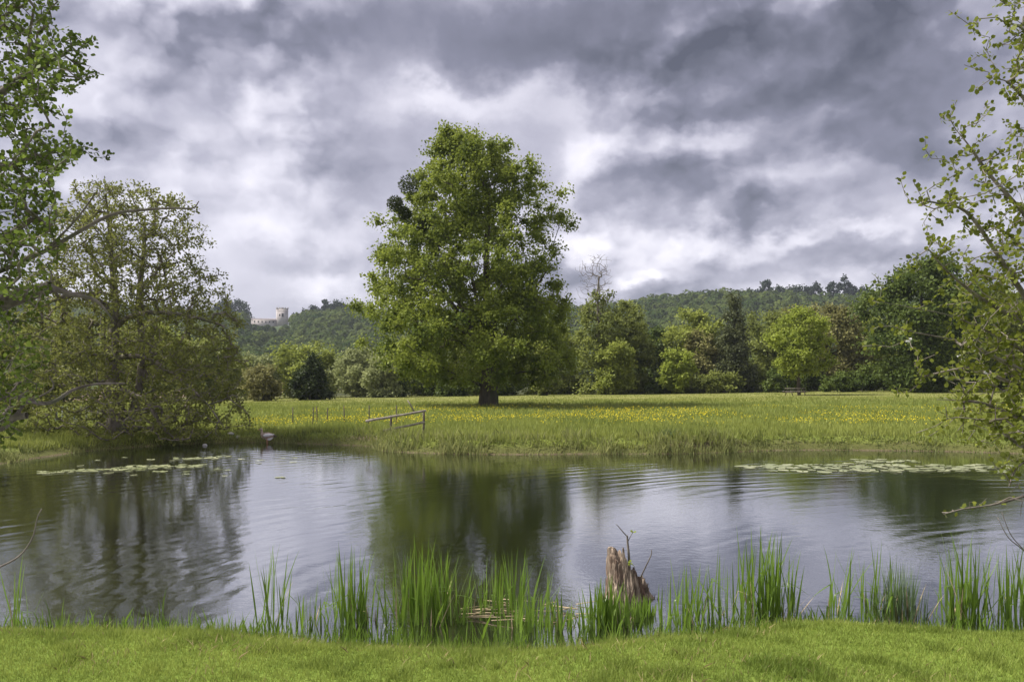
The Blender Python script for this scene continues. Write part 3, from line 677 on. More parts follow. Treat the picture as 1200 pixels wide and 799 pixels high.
# ------------------------------------------------------------------ hilltop building: square tower and low wing
D = 600.; s = D/F
c = W(330, 381, D); z0 = float(hill_z(c[0], D))-2
bld = thing('hilltop_building', 'pale stone building with a square battlemented tower on the wooded hill', 'building', (c[0], D, z0))
def boxes(name, lst, mat, parent):
    v, f = [], []
    for x0, x1, y0, y1, za, zb in lst:
        o = len(v); v += [(x0,y0,za),(x1,y0,za),(x1,y1,za),(x0,y1,za),(x0,y0,zb),(x1,y0,zb),(x1,y1,zb),(x0,y1,zb)]
        f += [tuple(o+q for q in t) for t in ((0,3,2,1),(4,5,6,7),(0,1,5,4),(1,2,6,5),(2,3,7,6),(3,0,4,7))]
    return link(name, mesh_np(name, v, f, mat), parent)
zz = lambda py: EYE-(py-HOR)/F*D-z0
xx = lambda px: (px-330.5)/F*D-(c[0]-(330.5-600)/F*D)
tw_ = boxes('tower', [(xx(324.5),xx(337.5),0,8,0,zz(362))], M['masonry'], bld)
bat = [(xx(324.2),xx(337.8),-.25,8.25,zz(362),zz(361.2))]+[(xx(324.2+k*3.05),xx(324.2+k*3.05+1.5),-.25,.5,zz(361.2),zz(360)) for k in range(5)]
boxes('battlement', bat, M['masonry'], tw_)
boxes('turret', [(xx(330),xx(332.5),3,5,zz(361.2),zz(359.6))], M['roof'], tw_)
boxes('window', [(xx(330),xx(332.3),-.06,.3,zz(371),zz(367.2))], M['opening'], tw_)
boxes('window', [(xx(327.2),xx(328.6),-.06,.3,zz(370.5),zz(368))], M['opening'], tw_)
boxes('cornice', [(xx(324.2),xx(337.8),-.2,.0,zz(364.6),zz(364))], M['masonry'], tw_)
wg = boxes('wing', [(xx(296),xx(324.4),1,8,0,zz(375))], M['masonry'], bld)
v = [(xx(295.6),.4,zz(375)),(xx(324.4),.4,zz(375)),(xx(324.4),8.6,zz(375)),(xx(295.6),8.6,zz(375)),(xx(295.6),4.5,zz(373)),(xx(324.4),4.5,zz(373))]
me = bpy.data.meshes.new('roof'); me.from_pydata(v, [], [(0,1,5,4),(2,3,4,5),(0,4,3),(1,2,5),(0,3,2,1)]); me.materials.append(M['roof']); link('roof', me, wg)
bld.rotation_euler[2] = .32
for k in range(6): boxes('window', [(xx(299+k*4.2),xx(300.4+k*4.2),.9,1.2,zz(378.4),zz(376.4))], M['opening'], wg)

# ------------------------------------------------------------------ broken rail fence and stakes on the far bank
def gpt(px, D): x = (px-600)/F*D; return np.array((x, D, G1(x, D)))
D = 29.5
fb = gpt(496, D); fr = thing('rail_fence', 'short weathered wooden rail fence sloping down to the pond edge', 'fence', fb)
def wobble(a, b_, n, amt, seed):
    r = np.random.default_rng(seed); t = np.linspace(0, 1, n)[:,None]; p = a*(1-t)+b_*t; p[1:-1] += r.normal(size=(n-2,3))*amt; return p
for n_, (a_, b_, r_) in enumerate(((W(428.5,493.5,D-.25), W(499.5,481,D-.12), .042), (W(449,505,D-.25), W(498,494.5,D-.12), .038))):
    link('rail', mesh_tube('rail', wobble(a_, b_, 9, .008, n_)-fb, np.full(9, r_)*np.linspace(1.08,.9,9), M['wood']), fr)
for n_, (px, yt) in enumerate(((496.5,481.5),(458,486.5))):
    p = gpt(px, D); tp = W(px, yt, D); p[2] -= .2
    link('post', mesh_tube('post', wobble(p, tp, 5, .008, 9+n_)-fb, np.full(5, .04), M['wood_dark']), fr)
for k, (px, yt, D, lean, la) in enumerate(((464.5,475,33,.00,'thin stake standing just behind the rail fence'),(432,474.5,34,.02,'stake next to the free end of the top fence rail'),(403.5,475,35,-.02,'stake in the meadow, second from the end of the top rail'),(383,478,36,.03,'short stake in front of the buttercups before the grey willow'),(371.5,476,36.5,-.02,'stake paired with a leaning one before the dark evergreen bush'),(366,477,36,.05,'leaning stake of the pair before the dark evergreen bush'),(343,477,37,.0,'stake closest to the waterside tree'))):
    p = gpt(px, D); tp = W(px, yt, D); tp[0] += lean
    o = link('fence_stake', mesh_tube('fence_stake', np.vstack([p-np.array((0,0,.2)), (p+tp)/2+np.array((.01,0,0)), tp])-p, np.array((.026,.024,.02)), M['wood_dark'], 6)); o.location = p.tolist()
    tag(o, la, 'post', 'wooden stakes of the old meadow fence')
p = gpt(484, 40); o = link('leaning_pole', mesh_tube('leaning_pole', np.vstack([W(486,481,40)-np.array((0,0,.1)), W(481,474,40), W(477.5,469,40)])-p, np.array((.04,.035,.025)), M['wood'], 6)); o.location = p.tolist()
tag(o, 'grey pole leaning over behind the top fence rail', 'pole')
D = 40.; p0 = gpt(100, D); pf = thing('paling_fence', 'blue-grey paling fence seen behind the waterside tree trunks', 'fence', p0)
pk = None
for k, px in enumerate(range(66, 134, 7)):
    q = gpt(px, D)-p0; hgt = .82+.08*math.sin(k*2.3)
    o = boxes('paling', [(-.045,.045,-.012,.012,-.12,hgt)], M['paling'], pf) if pk is None else link('paling', pk, pf)
    pk = o.data; o.location = q.tolist(); o.rotation_euler[1] = .03*math.sin(k*1.7)
for zr in (.2, .62):
    link('fence_rail', mesh_tube('fence_rail', np.vstack([gpt(64,D)-p0+np.array((0,.04,zr)), gpt(100,D)-p0+np.array((0,.04,zr)), gpt(134,D)-p0+np.array((0,.04,zr))]), .028, M['paling'], 6), pf)

# ------------------------------------------------------------------ picnic table by the young tree
D = 83.5; tb = gpt(932, D); tb[2] -= .02
pt = thing('picnic_table', 'wooden picnic table with benches under the bright young tree', 'picnic table', tb)
for k in range(5): boxes('tabletop_plank', [(-.95,.95,-.36+k*.146,-.36+k*.146+.13,.70,.745)], M['wood'], pt)
for sy in (-1, 1):
    for k in range(2): boxes('bench_plank', [(-.95,.95,sy*.66+(k-1)*.135,sy*.66+(k-1)*.135+.12,.42,.46)], M['wood'], pt)
for sx in (-.7, .7):
    for sy in (-1, 1):
        link('leg', mesh_tube('leg', np.array([(sx,sy*.68,-.03),(sx,sy*.42,.4),(sx,sy*.22,.70)]), .045, M['wood_dark'], 5), pt)
    boxes('crossbeam', [(sx-.04,sx+.04,-.78,.78,.36,.42)], M['wood_dark'], pt)
pt.rotation_euler[2] = .25

# ------------------------------------------------------------------ rotten stump in the near shallows
rng = np.random.default_rng(3)
c0 = W(738, 700, 8.7); c0[2] = -.10
st = thing('rotten_stump', 'jagged rotten tree stump standing in the shallows among the reeds', 'stump', c0)
na, nh = 132, 46; v = []
th_ = np.arange(na)*2*PI/na
def fb1(t, s, k): return sum(math.sin(t*f_*1.0+s*f_)*a_ for f_, a_ in k)
top = np.zeros(na)
for k, th in enumerate(th_):
    x_rel = math.cos(th)
    base_h = .505-.27*np.clip(x_rel*.75+.12, 0, 1)**.9-.04*abs(math.sin(th*2))
    jag = .13*abs(mnoise.noise(Vector((math.cos(th)*3.2, math.sin(th)*3.2, 2.))))+.075*mnoise.noise(Vector((math.cos(th)*11, math.sin(th)*11, 5.)))
    top[k] = base_h+jag+.08*math.exp(-((th-PI*.98)/.12)**2)+.10*math.exp(-((th-4.5)/.16)**2)+.05*math.exp(-((th-1.9)/.2)**2)
for h in range(nh):
    fz = h/(nh-1)
    for k, th in enumerate(th_):
        z = top[k]*fz
        R = .165+.065*math.exp(-z/.2)+.03*math.exp(-z/.06)
        grv = .030*mnoise.noise(Vector((math.cos(th)*3.4, math.sin(th)*3.4, z*1.2)))+.020*mnoise.noise(Vector((math.cos(th)*9, math.sin(th)*9, z*2.6+3)))+.011*mnoise.noise(Vector((math.cos(th)*22, math.sin(th)*22, z*7)))
        grv -= .05*max(0, mnoise.noise(Vector((math.cos(th)*6, math.sin(th)*6, z*.9+11))))
        grv += .012*mnoise.noise(Vector((math.cos(th)*34, math.sin(th)*34, z*14)))
        R = max(.03, R+grv*(1.5))*(1-.20*fz)
        ox = -.045*(z/.5)
        v.append((R*math.cos(th)*1.16+ox, R*math.sin(th)*.9, z))
for ring_, (rf, dz) in enumerate(((.72,-.02),(.5,-.12),(.1,-.2))):
    for k, th in enumerate(th_):
        p = v[(nh-1)*na+k]; v.append((p[0]*rf-.04*(1-rf), p[1]*rf, p[2]+dz+.02*mnoise.noise(Vector((p[0]*30, p[1]*30, ring_)))))
f = [(h*na+k, h*na+(k+1)%na, (h+1)*na+(k+1)%na, (h+1)*na+k) for h in range(nh+2) for k in range(na)]
link('stump_wood', mesh_np('stump_wood', v, f, M['rotten'], smooth=True), st)
spl = []
for q in range(3):
    r_ = random.Random(q); h_ = 1.; vv = []
    for t_ in (0, .35, .7, 1.):
        w_ = .5*(1-t_*.9); j_ = r_.uniform(-.15, .15); vv += [(.0+.25*t_, -w_+j_, t_), (.35*(1-t_)+.25*t_+.12, j_, t_), (.0+.25*t_, w_+j_, t_)]
    ff = [f_ for k_ in range(3) for f_ in ((k_*3,k_*3+1,k_*3+4,k_*3+3),(k_*3+1,k_*3+2,k_*3+5,k_*3+4),(k_*3+2,k_*3,k_*3+3,k_*3+5))]
    spl.append(mesh_np('splinter', vv, ff, M['rotten'], smooth=False))
rs = random.Random(4)
for q in range(70):
    kk = rs.randrange(na); hh = int(nh*rs.uniform(.15, .95)); p_ = v[hh*na+kk]; L_ = rs.uniform(.06, .16)*(1.2 if hh < nh*.7 else .8)
    o = link('splinter', spl[q % 3], st); o.location = (p_[0]*.97, p_[1]*.97, p_[2]-L_*.5); o.scale = (rs.uniform(.02,.045), rs.uniform(.018,.045), L_); o.rotation_euler = (rs.gauss(0,.08), rs.gauss(.06,.08), th_[kk]+rs.gauss(0,.3))
def stick(pts, r0, r1, name='twig'):
    s = spline(pts, 5)-c0; return link(name, mesh_tube(name, s, np.linspace(r0, r1, len(s)), M['bark_grey'], 6), st)
D = 8.6
stick([W(738,676,8.7), W(737,652,D), W(735.5,636,D), W(735,627,D)], .016, .008)
t1 = stick([W(735.5,629,D), W(730,623,D), W(725,617,D), W(722,614,D)], .006, .003)
t2 = stick([W(736,634,D), W(739,628,D), W(742,623,D)], .004, .003)
stick([W(744,690,8.7), W(757,663,D), W(763,650,D), W(763.5,644,D)], .008, .004)
v, f, r = leaf_geo(np.array([W(742,623,D), W(742,623.5,D)])-c0, np.array([(-.6,0,.25),(.7,-.2,.2)]), .035, .028, rng, .8, 'round'); link('sprout_leaf', mesh_np('sprout_leaf', v, f, M['lime'], r), st)
cq = W(738,660,D-.12)-c0; v, f, r = leaf_geo(np.repeat(cq[None], 9, 0)+rng.normal(size=(9,3))*.012, rng.normal(size=(9,3)), .032, .026, rng, .8, 'round'); link('sprout_leaf', mesh_np('sprout_leaf', v, f, M['lime'], r), st)

# ------------------------------------------------------------------ reeds
def blade_mesh(h, bend, wd, kink=None, seed=0):
    r = random.Random(seed); n = 8; v, f = [], []; x = z = 0.; ang = r.uniform(-.03, .03); tw = r.uniform(-.5, .5); pts = []
    for k in range(n+1):
        pts.append((x, z)); ang += bend/n*(k/n)*2
        if kink and k == kink[0]: ang += kink[1]
        x += math.sin(ang)*h/n; z += math.cos(ang)*h/n
    for k, (x, z) in enumerate(pts):
        t = k/n; w_ = wd*(.75+.5*t if t < .4 else .95*(1-((t-.4)/.6)**1.7)+.02)*.5; a_ = tw*t*1.5
        cx, sx = math.cos(a_), math.sin(a_)
        v += [(x-sx*w_, -cx*w_, z), (x+.25*w_*cx, -.25*w_*sx, z), (x+sx*w_, cx*w_, z)]
    for k in range(n):
        o = k*3; f += [(o,o+1,o+4,o+3),(o+1,o+2,o+5,o+4)]
    return np.array(v), f
def blade_set(mat, wd, n, seed, kinks=2):
    out = []
    for k in range(n):
        r = random.Random(seed+k); kink = (r.choice((4,5)), r.uniform(.8, 1.9)) if k < kinks else None
        v, f = blade_mesh(1., r.uniform(.03, .45), wd, kink, seed+k)
        out.append(mesh_np('blade', v, f, mat, np.full(len(v), .2+.8*r.random()), smooth=True))
    return out
REED = blade_set(M['reed'], .019, 16, 100); RUSH = blade_set(M['rush'], .011, 8, 200, 1); SHORT = blade_set(M['reed'], .026, 10, 300, 0); DEADB = blade_set(M['dead'], .016, 5, 400, 1)
def clump(name, label, px0, px1, ytop, n, seed, setm=REED, depth=.34, ybase=712, lean=.16, short=.35, dead=None, hmax=None):
    r = random.Random(seed); ybase += 11; D = EYE*F/(ybase-HOR); n = int(n*1.9); dead = max(2, n//9) if dead is None else dead; c = ((px0+px1)/2-600)/F*D
    t = thing(name, label, 'reeds', (c, D, 0.), 'reed clumps in the near shallows')
    hw_ = (px1-px0)/2/F*D
    for k in range(n+dead):
        u = max(-1.05, min(1.05, r.gauss(0, .52))); dx = u*hw_*.85; dy = r.uniform(-depth, depth)*.5
        d_ = D+dy; hm = EYE-(ytop-HOR)/F*d_
        h = 1.05*hm*(1-.3*abs(u)**1.5)*(short+(1-short)*r.random()**.75)
        ms = setm if k < n else DEADB
        if k >= n: h *= .35+.5*r.random(); 
        o = link('blade', r.choice(ms), t); gz = max(-.1, G1(c+dx, d_))-.04
        ln = dx/hw_*lean+r.gauss(0, .10)+(r.choice((-1,1))*r.uniform(.2,.6) if r.random() < .08 or (k >= n and r.random() < .5) else 0)
        o.location = (dx, dy, gz); ws = r.uniform(.75, 1.15)*(1 if setm is not RUSH else 1)
        az_ = r.uniform(0, 2*PI); o.scale = (h*.8, ws, h-gz)
        o.rotation_euler = (r.gauss(0, .06), ln, az_ if r.random() < .6 else r.gauss(0, .5))
    return t
clump('reed_clump', 'few thin reed blades at the water edge by the dry bent twig', 2, 34, 650, 7, 1, ybase=722)
clump('reed_clump', 'small isolated tuft of reed blades with a bent leaf, standing in open water', 300, 336, 622, 12, 2, ybase=722, lean=.2, depth=.12, short=.6)
clump('reed_clump', 'sparse short sprigs between the isolated tuft and the dense reeds', 345, 385, 676, 12, 3, ybase=724, short=.3)
clump('reed_clump', 'dense upright bright reed clump next to the sparse short sprigs', 384, 446, 632, 44, 4, ybase=718)
clump('reed_clump', 'widest dense tall reed clump', 446, 548, 624, 78, 5, ybase=716)
clump('reed_clump', 'thinner reed clump between the widest clump and the fallen dead stalks', 545, 648, 640, 48, 6, ybase=706, short=.35, dead=5)
clump('reed_clump', 'short sparse light reeds growing over the fallen dead stalks', 580, 690, 690, 46, 7, SHORT, .5, 722, short=.3, dead=10)
clump('reed_clump', 'short reed clump in front of the rotten stump', 678, 752, 672, 52, 8, SHORT, .3, 722, short=.4, dead=4)
clump('reed_clump', 'medium reed clump beside the rotten stump', 772, 836, 652, 30, 9, ybase=718, short=.4)
clump('reed_clump', 'sparse tall reeds leaning towards the stump from the dense clump', 822, 862, 622, 10, 10, ybase=714, lean=.2)
clump('reed_clump', 'tallest dense dark reed clump by the grassy hump of the bank', 856, 938, 612, 62, 11, ybase=712)
clump('reed_clump', 'few scattered reeds with one bent blade past the grassy hump', 962, 1000, 634, 10, 12, ybase=714, lean=.24)
clump('reed_clump', 'green reeds growing through the grey rushes', 1006, 1056, 630, 20, 13, ybase=716)
clump('rush_clump', 'clump of thin grey-green rushes between two reed clumps', 1016, 1084, 650, 80, 14, RUSH, .3, 718, short=.5)
clump('reed_clump', 'dense reed clump under the overhanging branches, next to the grey rushes', 1098, 1160, 614, 44, 15, ybase=716)
clump('reed_clump', 'reed clump under the overhanging branches, farthest from the stump', 1160, 1225, 632, 36, 16, ybase=718)
clump('sedge_tuft', 'low sedge tuft hiding the foot of the rotten stump', 728, 776, 696, 46, 17, SHORT, .25, 708, short=.3, dead=10)
rng = np.random.default_rng(8)
for k in range(26):                                        # fallen dead stalks on the water
    px = rng.uniform(540, 690); D = EYE*F/(rng.uniform(706, 730)-HOR); L = rng.uniform(.12, .4); th = rng.normal()*.35
    p = np.array(((px-600)/F*D, D, .012+.02*rng.random()+max(0, G1((px-600)/F*D, D))))
    d_ = np.array((math.cos(th), math.sin(th), rng.normal()*.06)); s = np.array([d_*L*t_+np.array((0,0,.01*math.sin(t_*3))) for t_ in (-.5,0,.5)])
    o = link('fallen_stalk', mesh_tube('fallen_stalk', s, rng.uniform(.003,.006), M['dead'], 5)); o.location = p.tolist()
    tag(o, 'dead tan reed stalk lying flat among the short reeds at the water edge', 'stalk', 'fallen dead reed stalks')
# dry bent twig at the left, bare shoots at the right
for la, ps, r0, r1, D in (('dry pale twig bent over the water beside the thin reed blades', [(-40,680),(2,663),(24,650),(38,630),(44,606),(49,596)], .010, .005, 8.1), ('bare thin shoot standing over the water, leaning from the bank beside the last reeds', [(1225,690),(1206,652),(1185,627),(1174,600)], .006, .003, 8.3), ('longer bare shoot lying low beside the last reeds', [(1235,700),(1204,650),(1182,630),(1169,606)], .006, .003, 8.0)):
    s = spline([W(a_, b_, D) for a_, b_ in ps], 5); s[0][2] = min(s[0][2], .2)
    o = link('bare_twig', mesh_tube('bare_twig', s-s[0], np.linspace(r0, r1, len(s)), M['bark_grey'], 6)); o.location = s[0].tolist(); tag(o, la, 'twig')

# ------------------------------------------------------------------ lily pads
def pad_mesh(seed):
    r = random.Random(seed); n = 18; v = [(0,0,.004)]; a0 = .22
    for k in range(n):
        t = a0+(2*PI-2*a0)*k/(n-1); R = 1*(1+.05*math.sin(3*t+seed)+.04*r.uniform(-1, 1)); v.append((R*math.cos(t)*1.08, R*math.sin(t), .006+.014*r.random()*(1 if r.random() < .3 else .1)))
    f = [(0, k, k+1) for k in range(1, n)]; return mesh_np('lily_pad', v, f, M['pad'], np.full(len(v), r.random()))
PADS = [pad_mesh(k) for k in range(12)]
placed = []
def pads(n, sampler, label, group, rmin, rmax, seed):
    r = random.Random(seed); made = tries = 0
    while made < n and tries < n*80:
        tries += 1; px, py = sampler(r); D = EYE*F/(py-HOR); x = (px-600)/F*D; R = r.uniform(rmin, rmax)
        if any((x-a_)**2+(D-b_)**2 < (.82*(R+c_))**2 for a_, b_, c_ in placed): continue
        if G1(x, D) > -.03: continue
        placed.append((x, D, R)); o = link('lily_pad', r.choice(PADS)); o.location = (x, D, .004+.006*r.random()); o.scale = (R, R, 1); o.rotation_euler = (r.gauss(0,.02), r.gauss(0,.02), r.uniform(0, 6.28)); made += 1
        tag(o, label, 'lily pad', group)
def s_right(r):
    q = r.random()
    if q < .10: return r.uniform(1000, 1075), r.gauss(540.5, .8)
    px = 866+(1185-866)*r.random(); band = r.choice((545.5, 548, 548, 551.5)) if px > 900 else 547
    return px, r.gauss(band, .9)
pads(125, s_right, 'pale round lily pad in the broad raft below the treeless meadow bank', 'lily pads in the broad raft', .09, .19, 1)
def s_left(r):
    q = r.random()
    if q < .45: px = r.uniform(48, 238); return px, 554-(px-48)/190*8.5+r.gauss(0, .7)
    if q < .72: px = r.uniform(150, 235); return px, r.gauss(546.5, .7)
    if q < .92: px = r.uniform(200, 270); return px, 539-(px-200)/70*4+r.gauss(0, .6)
    return r.uniform(90, 345), r.uniform(536, 560)
pads(115, s_left, 'small pale lily pad in the thin strips below the waterside tree', 'lily pads in thin strips', .06, .13, 2)

# ------------------------------------------------------------------ pale stones and a goose at the far shore
def stone(px, py, wpx, hpx, seed, la):
    D = EYE*F/(py-HOR); p = W(px, py, D); r = np.random.default_rng(seed); n1, n2 = 12, 8; v = []
    g_ = max(0, G1(p[0], p[1]))
    for i_ in range(n2+1):
        ph = PI*i_/n2
        for j_ in range(n1):
            t = 2*PI*j_/n1; q = Vector((math.sin(ph)*math.cos(t), math.sin(ph)*math.sin(t), math.cos(ph))); k = 1+.35*mnoise.noise(q*1.6+Vector((seed,0,0)))
            v.append((q.x*wpx/F*D*.5*k, q.y*wpx/F*D*.4*k, q.z*hpx/F*D*.6*k))
    f = [(i_*n1+j_, (i_+1)*n1+j_, (i_+1)*n1+(j_+1)%n1, i_*n1+(j_+1)%n1) for i_ in range(n2) for j_ in range(n1)]
    o = link('shore_stone', mesh_np('shore_stone', v, f, M['stone'], smooth=True)); o.location = (p[0], p[1], g_+.02); tag(o, la, 'stone', 'pale stones on the far shore')
for k, (px, py, w_, h_, la) in enumerate(((244,516,9,3,'longest flat pale stone at the shore by the waterside tree'),(251.5,516.5,5,3.5,'small pale stone touching the longest flat one'),(270,517,8,3,'flat pale stone on the shore between the long stone and the goose'),(278.5,517.5,5,3.5,'small round pale stone nearest the goose'),(240,522,6,2.5,'pale stone lying in the water under the drooping branches'))): stone(px, py, w_, h_, k+2, la)
D = 30.4; gp = W(313, 517, D); gp[2] = max(0, G1(gp[0], gp[1]))-.02
goose = thing('goose', 'buff and white goose standing at the water edge of the far bank', 'goose', gp)
M['gbrown'] = rough_mat('goose_buff', (.30,.22,.16), (.48,.38,.30), 30); M['gwhite'] = rough_mat('goose_white', (.66,.63,.60), (.82,.79,.77), 20); M['gdark'] = rough_mat('goose_dark', (.05,.04,.035), (.10,.08,.06), 20); M['gleg'] = rough_mat('goose_leg', (.45,.22,.14), (.55,.28,.18), 20)
body = spline([(.27,0,.27),(.18,0,.29),(.04,0,.29),(-.10,0,.30),(-.17,0,.34),(-.19,0,.42),(-.185,0,.49),(-.205,0,.525),(-.25,0,.52),(-.295,0,.505)], 4)
br = np.interp(np.linspace(0,9,len(body)), range(10), (.02,.08,.125,.115,.075,.042,.034,.040,.030,.010))
o = link('body', mesh_tube('body', body, br, M['gbrown'], 12), goose)
for s_ in (-1, 1):
    wv = spline([(.24,s_*.05,.33),(.10,s_*.105,.33),(-.04,s_*.115,.31),(-.12,s_*.08,.31)], 4); link('wing', mesh_tube('wing', wv, np.interp(np.linspace(0,3,len(wv)), range(4), (.012,.05,.055,.015)), M['gwhite'], 8), goose)
    link('leg', mesh_tube('leg', np.array([(.0,s_*.05,-.02),(.01,s_*.05,.10),(0,s_*.05,.2)]), (.011,.01,.02), M['gleg'], 6), goose)
bl = spline([(.2,0,.235),(.08,0,.19),(-.06,0,.20)], 4); link('belly', mesh_tube('belly', bl, np.interp(np.linspace(0,2,len(bl)), range(3), (.03,.075,.03)), M['gwhite'], 10), goose)
link('tail', mesh_tube('tail', np.array([(.22,0,.29),(.29,0,.275),(.36,0,.265)]), (.05,.035,.008), M['gdark'], 8), goose)
link('bill', mesh_tube('bill', np.array([(-.285,0,.508),(-.31,0,.50),(-.34,0,.494)]), (.014,.012,.005), M['gleg'], 8), goose)

# ------------------------------------------------------------------ grass
def blades(xy, z, h, wd, rng, lean=.35, rnd=None, tri=False):
    n = len(xy); th = rng.uniform(0, 2*PI, n); ph = rng.uniform(0, 2*PI, n)
    b_ = np.stack([xy[:,0], xy[:,1], z-.01], 1); s = np.stack([np.cos(th), np.sin(th), np.zeros(n)], 1)*(wd*.5)[:,None]
    ln = np.stack([np.cos(ph), np.sin(ph), np.zeros(n)], 1)*(h*lean*rng.random(n))[:,None]
    up = np.stack([np.zeros(n), np.zeros(n), h], 1)
    if tri:
        r = rng.random(n) if rnd is None else rnd
        return np.stack([b_-s, b_+s, b_+up+ln], 1).reshape(-1,3), np.arange(n*3).reshape(n, 3), np.repeat(r, 3)
    v = np.stack([b_-s, b_+s, b_+up*.6+ln*.4+s*.75, b_+up+ln, b_+up*.6+ln*.4-s*.75], 1).reshape(-1,3)
    r = rng.random(n) if rnd is None else rnd
    return v, np.arange(n*5).reshape(n, 5), np.repeat(r, 5)
rng = np.random.default_rng(99)
n = 420000
x = rng.uniform(-6.6, 6.6, n); y = 4.2+4.0*rng.random(n); dd = pond_dist(x, y); k = dd > .03; x, y, dd = x[k], y[k], dd[k]; z = G(x, y, dd)
edge_ = np.exp(-dd/.22); tuft = sstep(.62, .85, vnoise(x, y, .22, 8))
h = (.022+.028*rng.random(len(x)))*(1+.9*tuft)+edge_*.10*rng.random(len(x))
rn = np.clip(rng.random(len(x))*.5+.55*vnoise(x, y, .3, 11)+.4*(vnoise(x, y, 1.3, 12)-.5)-.3*tuft, 0, 1)
v, f, r = blades(np.stack([x, y], 1), z, h, .0062+.004*rng.random(len(x)), rng, .9, rn, True)
o = link('lawn_grass', mesh_np('lawn_grass', v, f, M['lawn'], r)); tag(o, 'short bright green grass of the near bank', 'grass', kind='stuff')
n = 14000; x = rng.uniform(-6.6, 6.6, n); y = 4.2+4.0*rng.random(n); dd = pond_dist(x, y); k = (dd > -.1) & (rng.random(n) < np.maximum(.9*np.exp(-np.abs(dd)/.16), sstep(.45, .8, vnoise(x, y, .45, 15))*.8)); x, y, dd = x[k], y[k], dd[k]
v, f, r = blades(np.stack([x, y], 1), np.maximum(G(x, y, dd), -.02), .025+.05*rng.random(len(x))*(1+np.exp(-np.abs(dd)/.2)), .006+.003*rng.random(len(x)), rng, 1.6)
o = link('dead_grass', mesh_np('dead_grass', v, f, M['straw'], r)); tag(o, 'straw-coloured dead grass through the near bank', 'grass', kind='stuff')
# weedy fringe at the near waterline
n = 16000; x = rng.uniform(-6.4, 6.4, n); y = rng.uniform(6.7, 8.4, n); dd = pond_dist(x, y); k = (np.abs(dd+.06) < .34*rng.random(n)+.03) & (vnoise(x, y, .5, 21)*.9+.25 > rng.random(n)); x, y, dd = x[k], y[k], dd[k]
z = np.maximum(G(x, y, dd), -.06); h = .06+.16*rng.random(len(x))**1.8
v, f, r = blades(np.stack([x, y], 1), z, h-z*.5, .007+.006*rng.random(len(x)), rng, .5)
o = link('waterline_grass', mesh_np('waterline_grass', v, f, M['reed'], r)); tag(o, 'short weedy grass fringe along the near waterline', 'grass', kind='stuff')
n = 26000; x = rng.uniform(-6.4, 6.4, n); y = rng.uniform(6.8, 8.8, n); dd = pond_dist(x, y); px_ = x/y*F+600
w_ = .15+.75*sstep(370, 400, px_)*(1-sstep(700, 730, px_))+.45*sstep(660, 690, px_)*(1-sstep(930, 960, px_))+.35*sstep(985, 1010, px_)
k = (dd < .05) & (dd > -.75) & (rng.random(n) < .32*w_*sstep(.3, .7, vnoise(x, y, .28, 61))*np.exp(dd/.45)); x, y, dd = x[k], y[k], dd[k]
z = np.maximum(G(x, y, dd), -.05); h = .07+.30*rng.random(len(x))**1.6
v, f, r = blades(np.stack([x, y], 1), z, h, .008+.007*rng.random(len(x)), rng, .45)
o = link('young_reeds', mesh_np('young_reeds', v, f, M['reed'], r)); tag(o, 'thin young reed shoots filling the shallows between the clumps', 'reeds', kind='stuff')
# far bank sedge
n = 420000; x = rng.uniform(-26, 24, n); y = rng.uniform(21, 36, n); dd = pond_dist(x, y)
k = (dd > -.12) & (dd < 1.5) & (rng.random(n) < np.exp(-np.abs(dd-.05)/.5)*(.45+.8*vnoise(x, y, 1.3, 31))); x, y, dd = x[k], y[k], dd[k]
z = np.maximum(G(x, y, dd), -.05); cl = sstep(.3, .75, vnoise(x, y, .55, 32)); mid = sstep(-6, -4, x)*(1-sstep(5.5, 8, x))
h = (.08+.26*rng.random(len(x))**1.4)*(.35+.85*cl)*(.7+.45*mid)
rn = np.clip(rng.random(len(x))*.5+.55*mid*rng.random(len(x))+.25*(vnoise(x, y, 1.1, 33)-.5), 0, 1)
v, f, r = blades(np.stack([x, y], 1), z, h, .020+.014*rng.random(len(x)), rng, .7, rn)
o = link('bank_sedge', mesh_np('bank_sedge', v, f, M['fringe'], r)); tag(o, 'rough sedge and faded grass along the far bank', 'grass', kind='stuff')
# meadow
n = 230000; y = 25+75*rng.random(n)**1.7; x = rng.uniform(-1, 1, n)*(.66*y+2); dd = np.where(y < 36, 0, 9.); q = y < 36; dd[q] = pond_dist(x[q], y[q]); k = dd > .25
x, y, dd = x[k], y[k], dd[k]; z = G(x, y, np.minimum(dd, 60)); tus = sstep(.55, .85, vnoise(x, y, 1.5, 41)); far = sstep(60, 82, y+12*(vnoise(x, y, 9, 42)-.5))
h = (.10+.16*rng.random(len(x))+.12*tus)*(1-.72*far)
rn = np.clip(rng.random(len(x))*.45+.5*vnoise(x, y, 4, 43)-.35*tus*.8+.1, 0, 1)
v, f, r = blades(np.stack([x, y], 1), z, h, (.020+.016*rng.random(len(x)))*(1+y/60), rng, .6, rn, True)
o = link('meadow_grass', mesh_np('meadow_grass', v, f, M['meadow'], r)); tag(o, 'long green grass of the meadow beyond the pond', 'grass', kind='stuff')
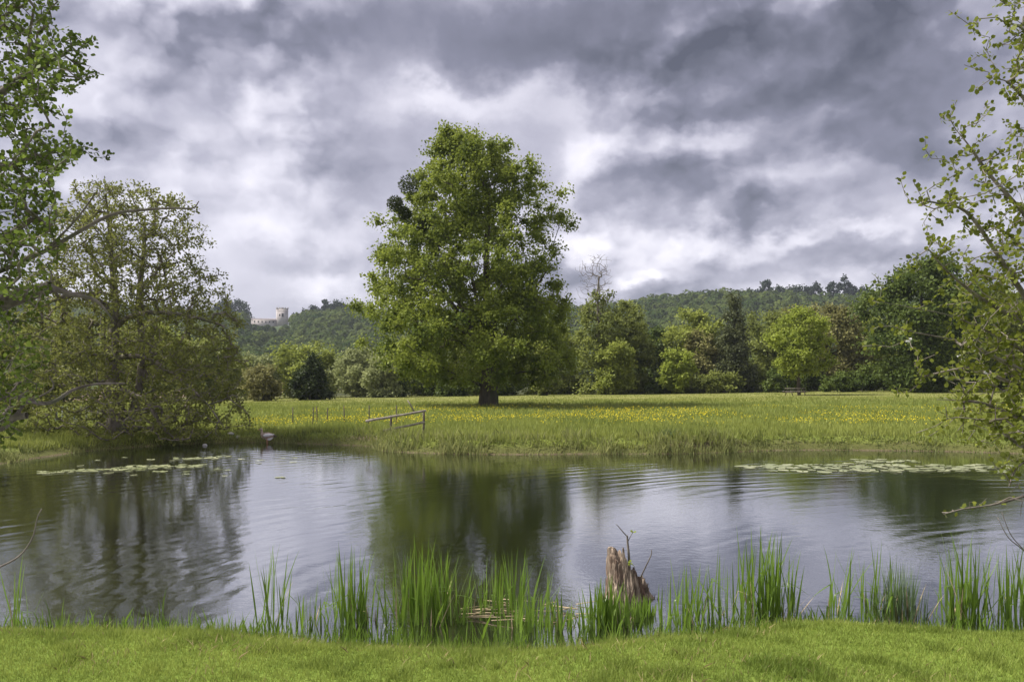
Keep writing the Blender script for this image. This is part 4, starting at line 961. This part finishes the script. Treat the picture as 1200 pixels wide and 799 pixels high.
n = 60000; y = rng.uniform(30, 56, n); x = rng.uniform(-1, 1, n)*(.62*y)
pat = vnoise(x, y, 3.5, 51)*.6+vnoise(x, y*.5, 1.2, 52)*.4; bandw = sstep(30, 35, y)*(1-sstep(46, 55, y)); k = (rng.random(n) < .42*bandw*sstep(.28, .78, pat)) & (x > -12+.0*y)
x, y = x[k], y[k]; z = G(x, y, np.full(len(x), 9.))
c_ = np.stack([x, y, z+.20+.13*rng.random(len(x))], 1); th = rng.uniform(0, 2*PI, len(x))
v, f, r = leaf_geo(c_, np.stack([np.cos(th), np.sin(th), .25*np.ones(len(x))], 1), .045, .045, rng, 1.2)
o = link('buttercups', mesh_np('buttercups', v, f, M['flower'], r)); tag(o, 'yellow buttercups flowering through the meadow grass', 'flowers', kind='stuff')
# dark tussock on the far bank
tp = gpt(786, 27.1); n = 420; a_ = rng.uniform(0, 2*PI, n); rr = .32*np.sqrt(rng.random(n))
xy = np.stack([rr*np.cos(a_)*1.2, rr*np.sin(a_)], 1); v, f, r = blades(xy, np.full(n, -.05), .16+.26*rng.random(n)*(1.2-rr/.32), np.full(n, .020), rng, .9)
o = link('grass_tussock', mesh_np('grass_tussock', v, f, M['rush'], r)); o.location = tp.tolist(); tag(o, 'dark green grass tussock rising from the far bank', 'tussock')

# ------------------------------------------------------------------ thin moist air
HAZE = 0.00017
if HAZE:
    hm, b, out = new_mat('haze_air'); pv = b.n('ShaderNodeVolumePrincipled'); pv.inputs['Color'].default_value = (.80,.87,1,1); pv.inputs['Density'].default_value = HAZE; pv.inputs['Anisotropy'].default_value = .2
    b.nt.links.new(pv.outputs[0], out.inputs['Volume'])
    v = [(x, y, z) for z in (-2.2, 95) for x, y in ((-1450,-80),(1450,-80),(1450,1560),(-1450,1560))]
    o = link('haze', mesh_np('haze', v, [(0,3,2,1),(4,5,6,7),(0,1,5,4),(1,2,6,5),(2,3,7,6),(3,0,4,7)], hm)); tag(o, 'thin moist air over the valley', 'haze', kind='stuff')
